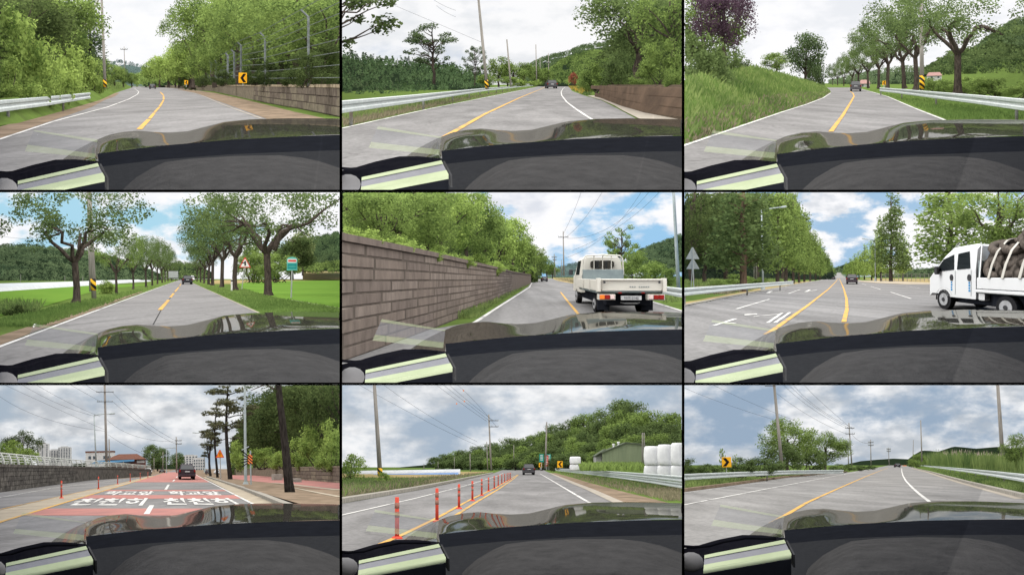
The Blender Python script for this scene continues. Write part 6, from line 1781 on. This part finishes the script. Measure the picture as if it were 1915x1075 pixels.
    t.part('roof', *rigid(c, b, loft([[(-128 * k, -.4, 54 * k), (10 * k, -.4, 110 * k), (122 * k, -.4, 100 * k), (122 * k, -.4, 104 * k), (10 * k, -.4, 115 * k), (-128 * k, -.4, 59 * k)], [(-128 * k, 9, 54 * k), (10 * k, 9, 110 * k), (122 * k, 9, 100 * k), (122 * k, 9, 104 * k), (10 * k, 9, 115 * k), (-128 * k, 9, 59 * k)]])), 'barn_roof')
    t.part('side_wing', *rigid(c, b, prism([(-155 * k, -30 * k), (-121 * k, -30 * k), (-121 * k, 55 * k), (-155 * k, 36 * k)], 2, 9)), 'building_grey')
    t.part('wing_roof', *rigid(c, b, prism([(-160 * k, 36 * k), (-100 * k, 72 * k), (-100 * k, 78 * k), (-160 * k, 41 * k)], 1, 9.5)), 'barn_roof')
    for x, z in ((-52, 92), (-24, 103)): t.part('vent_stack', *rigid(c, b, tube([(x * k, 3, (z - 20) * k), (x * k, 3, (z + 6) * k), (x * k, 3, (z + 8) * k), (x * k, 3, (z + 16) * k)], [5 * k, 5 * k, 8 * k, 7 * k], 8)), 'bale_film')
    t.done()
    # corn
    rngc = np.random.default_rng(6); n = 2600
    u = rngc.uniform(1335, 1720, n); v = rngc.uniform(470, 494, n); P = np.array([c.pt(a, b_, 34 - (b_ - 470) * .35) for a, b_ in zip(u, v)])
    blades(c, P, .62, 'leaf_mid', 'corn', wid=.09, lean=.45, seed=4)
    def bale(u, vt, vb, w, D, label, g):
        k = D / FZ; W, Hh = w * k / 2, (vb - vt) * k; b = c.pt(u, vb, D)
        t = Thing(c, 'hay_bale', b, label + " " + c.where, 'hay bale', g)
        n_ = 20; rings = []
        for f, rr in ((0, .8), (.06, .95), (.2, 1.0), (.5, 1.02), (.8, 1.0), (.94, .95), (1.0, .8), (1.01, .3)):
            rings.append([(W * rr * math.cos(a) * (1 + .02 * math.sin(5 * a + f * 9)), W * rr * math.sin(a), Hh * f) for a in np.linspace(0, 2 * math.pi, n_ + 1)[:-1]])
        t.part('film_wrap', *rigid(c, b, loft(rings)), 'bale_film', smooth=True); t.done()
    bale(1307, 414, 456, 62, 30, "upper white wrapped bale of the small two-bale stack", None); bale(1307, 456, 492, 62, 30, "lower white wrapped bale of the small two-bale stack", None)
    g = "bales in the big white row " + c.where
    for i, u in enumerate((1735, 1810, 1885, 1960)):
        bale(u, 356 - i * 9, 462, 88, 21 - i * .6, ORD[i] + " upper white wrapped bale of the big row", g); bale(u, 462, 540, 88, 21 - i * .6, ORD[i] + " lower white wrapped bale of the big row", g)
    guardrail(c, [(1195, 478), (1350, 486), (1550, 497), (1750, 510), (1911, 522), (1990, 528)], "double-beam galvanised guardrail in front of the bales", h=.8, low=.2, beams=2, post_step=5)
    grass(c, [(500, 1195, 1240), (530, 1290, 1420), (560, 1390, 1620), (600, 1560, 1990), (660, 1820, 2000)], 3500, .2, 'blade_dry', 1.2, 20)
    grass(c, [(500, 1215, 1260), (530, 1330, 1480), (560, 1450, 1720), (600, 1640, 1990)], 2000, .22, 'blade_green', 1.2, 21)
    chevron(c, 1222, 456, 30, 36, 34, "yellow chevron sign beside the small bale stack", vb=482); chevron(c, 1113, 460, 18, 24, 52, "small yellow chevron sign under the green signs", vb=484)
    for u, w, lab in ((1119, 26, "narrow green road sign with white lines"), (1160, 24, "green road sign partly hidden by the red sign")):
        D = 46; k = D / FZ; b = c.pt(u, 485, D); m = c.pt(u, 421, D)
        t = Thing(c, 'road_sign', b, lab + " " + c.where, 'sign')
        t.part('panel', *rigid(c, m, bbox(-w * k / 2, w * k / 2, -.02, .02, -22 * k, 22 * k, .01)), 'sign_green')
        for z in (-12, -4, 5, 13): t.part('line_of_text', *rigid(c, m, box(-w * k * .3, w * k * .3, -.03, -.024, z * k, (z + 3) * k)), 'sign_white')
        t.part('post', *tube([b, m + np.array([0, .06, 0])], .06, 6), 'sign_back'); t.done()
    D = 44; k = D / FZ; b = c.pt(1147, 487, D); m = c.pt(1147, 436, D)
    t = Thing(c, 'banner_sign', b, "tall red sign with white lettering beside the green signs " + c.where, 'sign')
    t.part('panel', *rigid(c, m, bbox(-10 * k, 10 * k, -.02, .02, -30 * k, 30 * k, .01)), 'sign_red')
    for z in (-22, -12, -2, 8, 18): t.part('character', *rigid(c, m, box(-5 * k, 5 * k, -.03, -.024, z * k, (z + 5) * k)), 'sign_white')
    t.part('post', *tube([b, m + np.array([0, .06, 0])], .06, 6), 'sign_back'); t.done()
    tree(c, 1185, 420, 492, 70, 40, 'fine_bush', 'leaf_dark', "dark bush beside the red sign", name='bush', cat='bush')
    row_trees(c, [(30, 402, 560, 190, 22), (230, 500, 580, 90, 18)], kind='fine_bush', leaf='leaf_bright', name='bush', cat='bush', label="leafy bush among the roadside weeds", group="weed bushes " + c.where)
    car(c, 1050, 455, 516, "grey wagon driving ahead past the end of the posts", 'car_paint_grey', 68)
place_8()

# ------------------------------------------------------------------ 9: open highway bend
def place_9():
    c = c9
    ground(c, 'grass_ground')
    road = sheet(c, 'road', [(460, 1168, 1243), (466, 1132, 1264), (475, 1087, 1302), (490, 1002, 1347), (500, 932, 1378), (530, 592, 1472), (550, 452, 1542), (580, 242, 1652), (610, 17, 1767), (650, -300, 1913), (745, -900, 2262), (950, -2000, 2900)], 'asphalt_pale')
    line(c, road, [(-60, 697), (15, 683), (400, 608), (860, 521), (1000, 494), (1100, 477)], .15, 'white_paint')
    line(c, road, [(-60, 627), (15, 616), (500, 553), (850, 508)], .1, 'white_paint')
    line(c, road, [(500, 788), (540, 765), (700, 670), (900, 580), (1050, 515), (1150, 476)], .17, 'yellow_paint')
    line(c, road, [(1410, 682), (1385, 667), (1330, 625), (1290, 590), (1252, 550), (1235, 520), (1229, 498), (1228, 478)], .17, 'white_paint')
    for rows, s_ in (([(478, 1290, 1310), (500, 1380, 1410), (530, 1475, 1510), (560, 1575, 1630), (600, 1725, 1800), (650, 1915, 2010)], 1), ([(500, 850, 925), (530, 560, 588), (550, 415, 448), (580, 195, 238), (612, -60, 5)], -1)):
        R = lerp_rows(rows, 4)
        if s_ > 0:
            sheet(c, 'gutter', [(v, u - 12 - (v - 470) * .25, u + 4) for v, u, w in rows], 'concrete_edge', .01)
            A = [c.g(u, v) for v, u, w in R]
        else: A = [c.g(w, v) for v, u, w in R]
        B = [p + np.array([0, 0, .15]) for p in A]; C_ = [p + np.array([.3 * s_, 0, 0]) for p in B]
        single(c, 'kerb', *join(strip(A, B), strip(B, C_)), 'kerb_stone' if s_ > 0 else 'soil', kind='structure')
    guardrail(c, [(-60, 514), (15, 510), (300, 499), (600, 490), (900, 487)], "galvanised guardrail on the outer edge of the bend", h=.75, low=.42, post_step=6)
    guardrail(c, [(1308, 459), (1450, 469), (1600, 481), (1750, 494), (1911, 510), (1990, 518)], "galvanised guardrail in front of the tall reeds", h=.8, low=.42, post_step=4)
    grass(c, [(505, 600, 880), (530, 200, 560), (560, -60, 350), (600, -100, 60)], 4000, .35, 'blade_green', 1.4, 22)
    grass(c, [(482, 1315, 1360), (500, 1415, 1480), (530, 1520, 1640), (560, 1640, 1820), (610, 1850, 2000)], 4500, .3, 'blade_green', 1.4, 23)
    # reeds
    A = np.array([c.g(u, v) for u, v in ((1330, 478), (1450, 488), (1600, 500), (1750, 515), (1990, 540))]); 
    rng = np.random.default_rng(9)
    Ps, hs = [], []
    rail_u, rail_v = (1308, 1450, 1600, 1750, 1911, 1990), (459, 469, 481, 494, 510, 518)
    for _ in range(6500):
        u = rng.uniform(1318, 1990); vr = np.interp(u, rail_u, rail_v); D = FZ * .45 / (vr - 456) + rng.uniform(1.5, 6); Ps.append(c.pt(u, vr + rng.uniform(-28, 4), D)); hs.append(D / FZ * np.interp(u, [1318, 1420, 1560, 1780, 1990], [35, 60, 62, 70, 80]))
    blades(c, np.array(Ps), np.array(hs), 'blade_green', 'reeds', wid=.04, lean=.1, seed=5)
    Pq, hq = [], []
    for _ in range(260):
        u = rng.uniform(1370, 1790); vr = np.interp(u, rail_u, rail_v); D = FZ * .45 / (vr - 456) + 4; Pq.append(c.pt(u, np.interp(u, [1370, 1470, 1560, 1790], [428, 412, 398, 425]) + rng.uniform(-12, 22), D)); hq.append(D / FZ * 22)
    blades(c, np.array(Pq), np.array(hq), 'plume', 'reeds', wid=.035, lean=.2, seed=6)
    sheet(c, 'field', [(465, 1500, 2000), (475, 1450, 2000), (490, 1500, 2000)], 'paddy', .01)
    tree(c, 1900, 290, 520, 220, 15, 'big', 'leaf_mid', "dense bush tree behind the reed-side guardrail", seed=1)
    row_trees(c, [(1325, 398, 470, 90, 60), (1285, 425, 470, 60, 75)], kind='fine_bush', leaf='leaf_mid', name='bush', cat='bush', label="green bush where the reeds begin", group="reed-end bushes " + c.where)
    tree(c, 590, 205, 500, 320, 27, 'big', 'leaf_mid', "leafy tree behind the leaning pole, taller of the pair", seed=1)
    tree(c, 800, 280, 500, 240, 30, 'big', 'leaf_mid', "round darker tree beside the leafy one, lower of the pair", seed=0)
    row_trees(c, [(560, 330, 500, 200, 26), (700, 350, 500, 200, 28)], kind='fine_bush', leaf='leaf_street', name='bush', cat='bush', label="dark bush filling the foot of the tree pair", group="tree-foot bushes " + c.where)
    row_trees(c, [(40, 425, 530, 150, 18), (330, 420, 525, 170, 18.5), (430, 418, 520, 170, 20), (160, 455, 525, 140, 18), (520, 430, 515, 160, 22), (900, 455, 500, 130, 36), (990, 462, 492, 90, 48), (1060, 462, 485, 60, 62)], kind='fine_bush', leaf='leaf_street', name='bush', cat='bush', label="scrubby bush behind the outer guardrail", group="outer scrub " + c.where)
    row_trees(c, [(225, 368, 500, 34, 17.6), (297, 400, 500, 36, 17.8)], kind='open', leaf='leaf_bright', name='sapling', cat='sapling', label="spindly sapling sticking up beside the chevron sign", group="saplings " + c.where)
    chevron(c, 250, 444, 52, 56, 17, "orange chevron sign wrapped in creeper, pointing along the bend", flip=True, vb=510, tilt=-.05)
    pole(c, (560, 480), (514, -5), 10, 24, "tall leaning utility pole in front of the leafy tree", arms=((19, 30, -24),))
    pole(c, (950, 472), (933, 225), 4.2, 60, "utility pole with two crossarms past the round tree", arms=((254, 25, 2), (286, 25, 2)))
    pole(c, (932, 462), (926, 335), 3, 95, "thin lattice-like pole behind the crossarm pole", arms=((352, 9, 0),))
    pole(c, (1057, 465), (1054, 318), 3, 95, "third utility pole along the outer verge", arms=((334, 15, 0), (350, 15, 0)))
    pole(c, (1158, 460), (1154, 362), 2.2, 150, "fourth and farthest utility pole of the outer verge", arms=((372, 11, 0), (384, 11, 0)))
    pole(c, (1341, 440), (1334, 210), 4, 52, "slim dark pole rising from the reed-end bushes")
    pole(c, (1291, 440), (1293, 320), 2.2, 90, "short far pole beside the slim dark one")
    pole(c, (1795, 470), (1763, -5), 13, 21, "thick concrete pole standing behind the reeds")
    wires(c, [(((10, 28), (250, 122), (532, 212)), 18, 26), (((170, 10), (380, 110), (640, 215)), 20, 40), (((560, 5), (720, 140), (915, 254)), 26, 60), (((590, 5), (740, 135), (930, 252)), 26, 60), (((620, 10), (760, 140), (955, 254)), 26, 60), (((680, 10), (780, 110), (955, 262)), 26, 60), (((530, 60), (720, 190), (918, 286)), 26, 60), (((950, 290), (1000, 330), (1055, 338)), 60, 95)])
    hill(c, [(1240, 440), (1290, 400), (1340, 372), (1390, 374), (1430, 380), (1480, 362), (1520, 350), (1570, 354), (1640, 362), (1760, 352), (1830, 360), (1990, 350)], 470, 400, 250, 1300, 16, 'hill_dark', seed=91)
    hill(c, [(860, 465), (930, 448), (1000, 432), (1090, 424), (1180, 418), (1280, 422)], 466, 430, 300, 600, 14, 'hill_mid', seed=92)
    hill(c, [(90, 490), (150, 470), (200, 456), (300, 462), (420, 470)], 490, 420, 300, 300, 14, 'hill_dark', seed=93)
    car(c, 1207, 451, 473, "dark car far ahead on the open bend", wpx=32)
    for u in (1236, 1244, 1252):
        X, D = c.gp(u, 467); t = Nat(c, 'traffic_cone', X, D, label="tiny orange traffic cone beyond the dark car " + c.where, cat='cone', group='cones ' + c.where)
        t.add('cone', loft([[(r * math.cos(a), r * math.sin(a), z) for a in np.linspace(0, 6.2832, 9)[:-1]] for r, z in ((.3, 0), (.22, .05), (.05, .9))]), 'sign_orange'); t.done()
place_9()
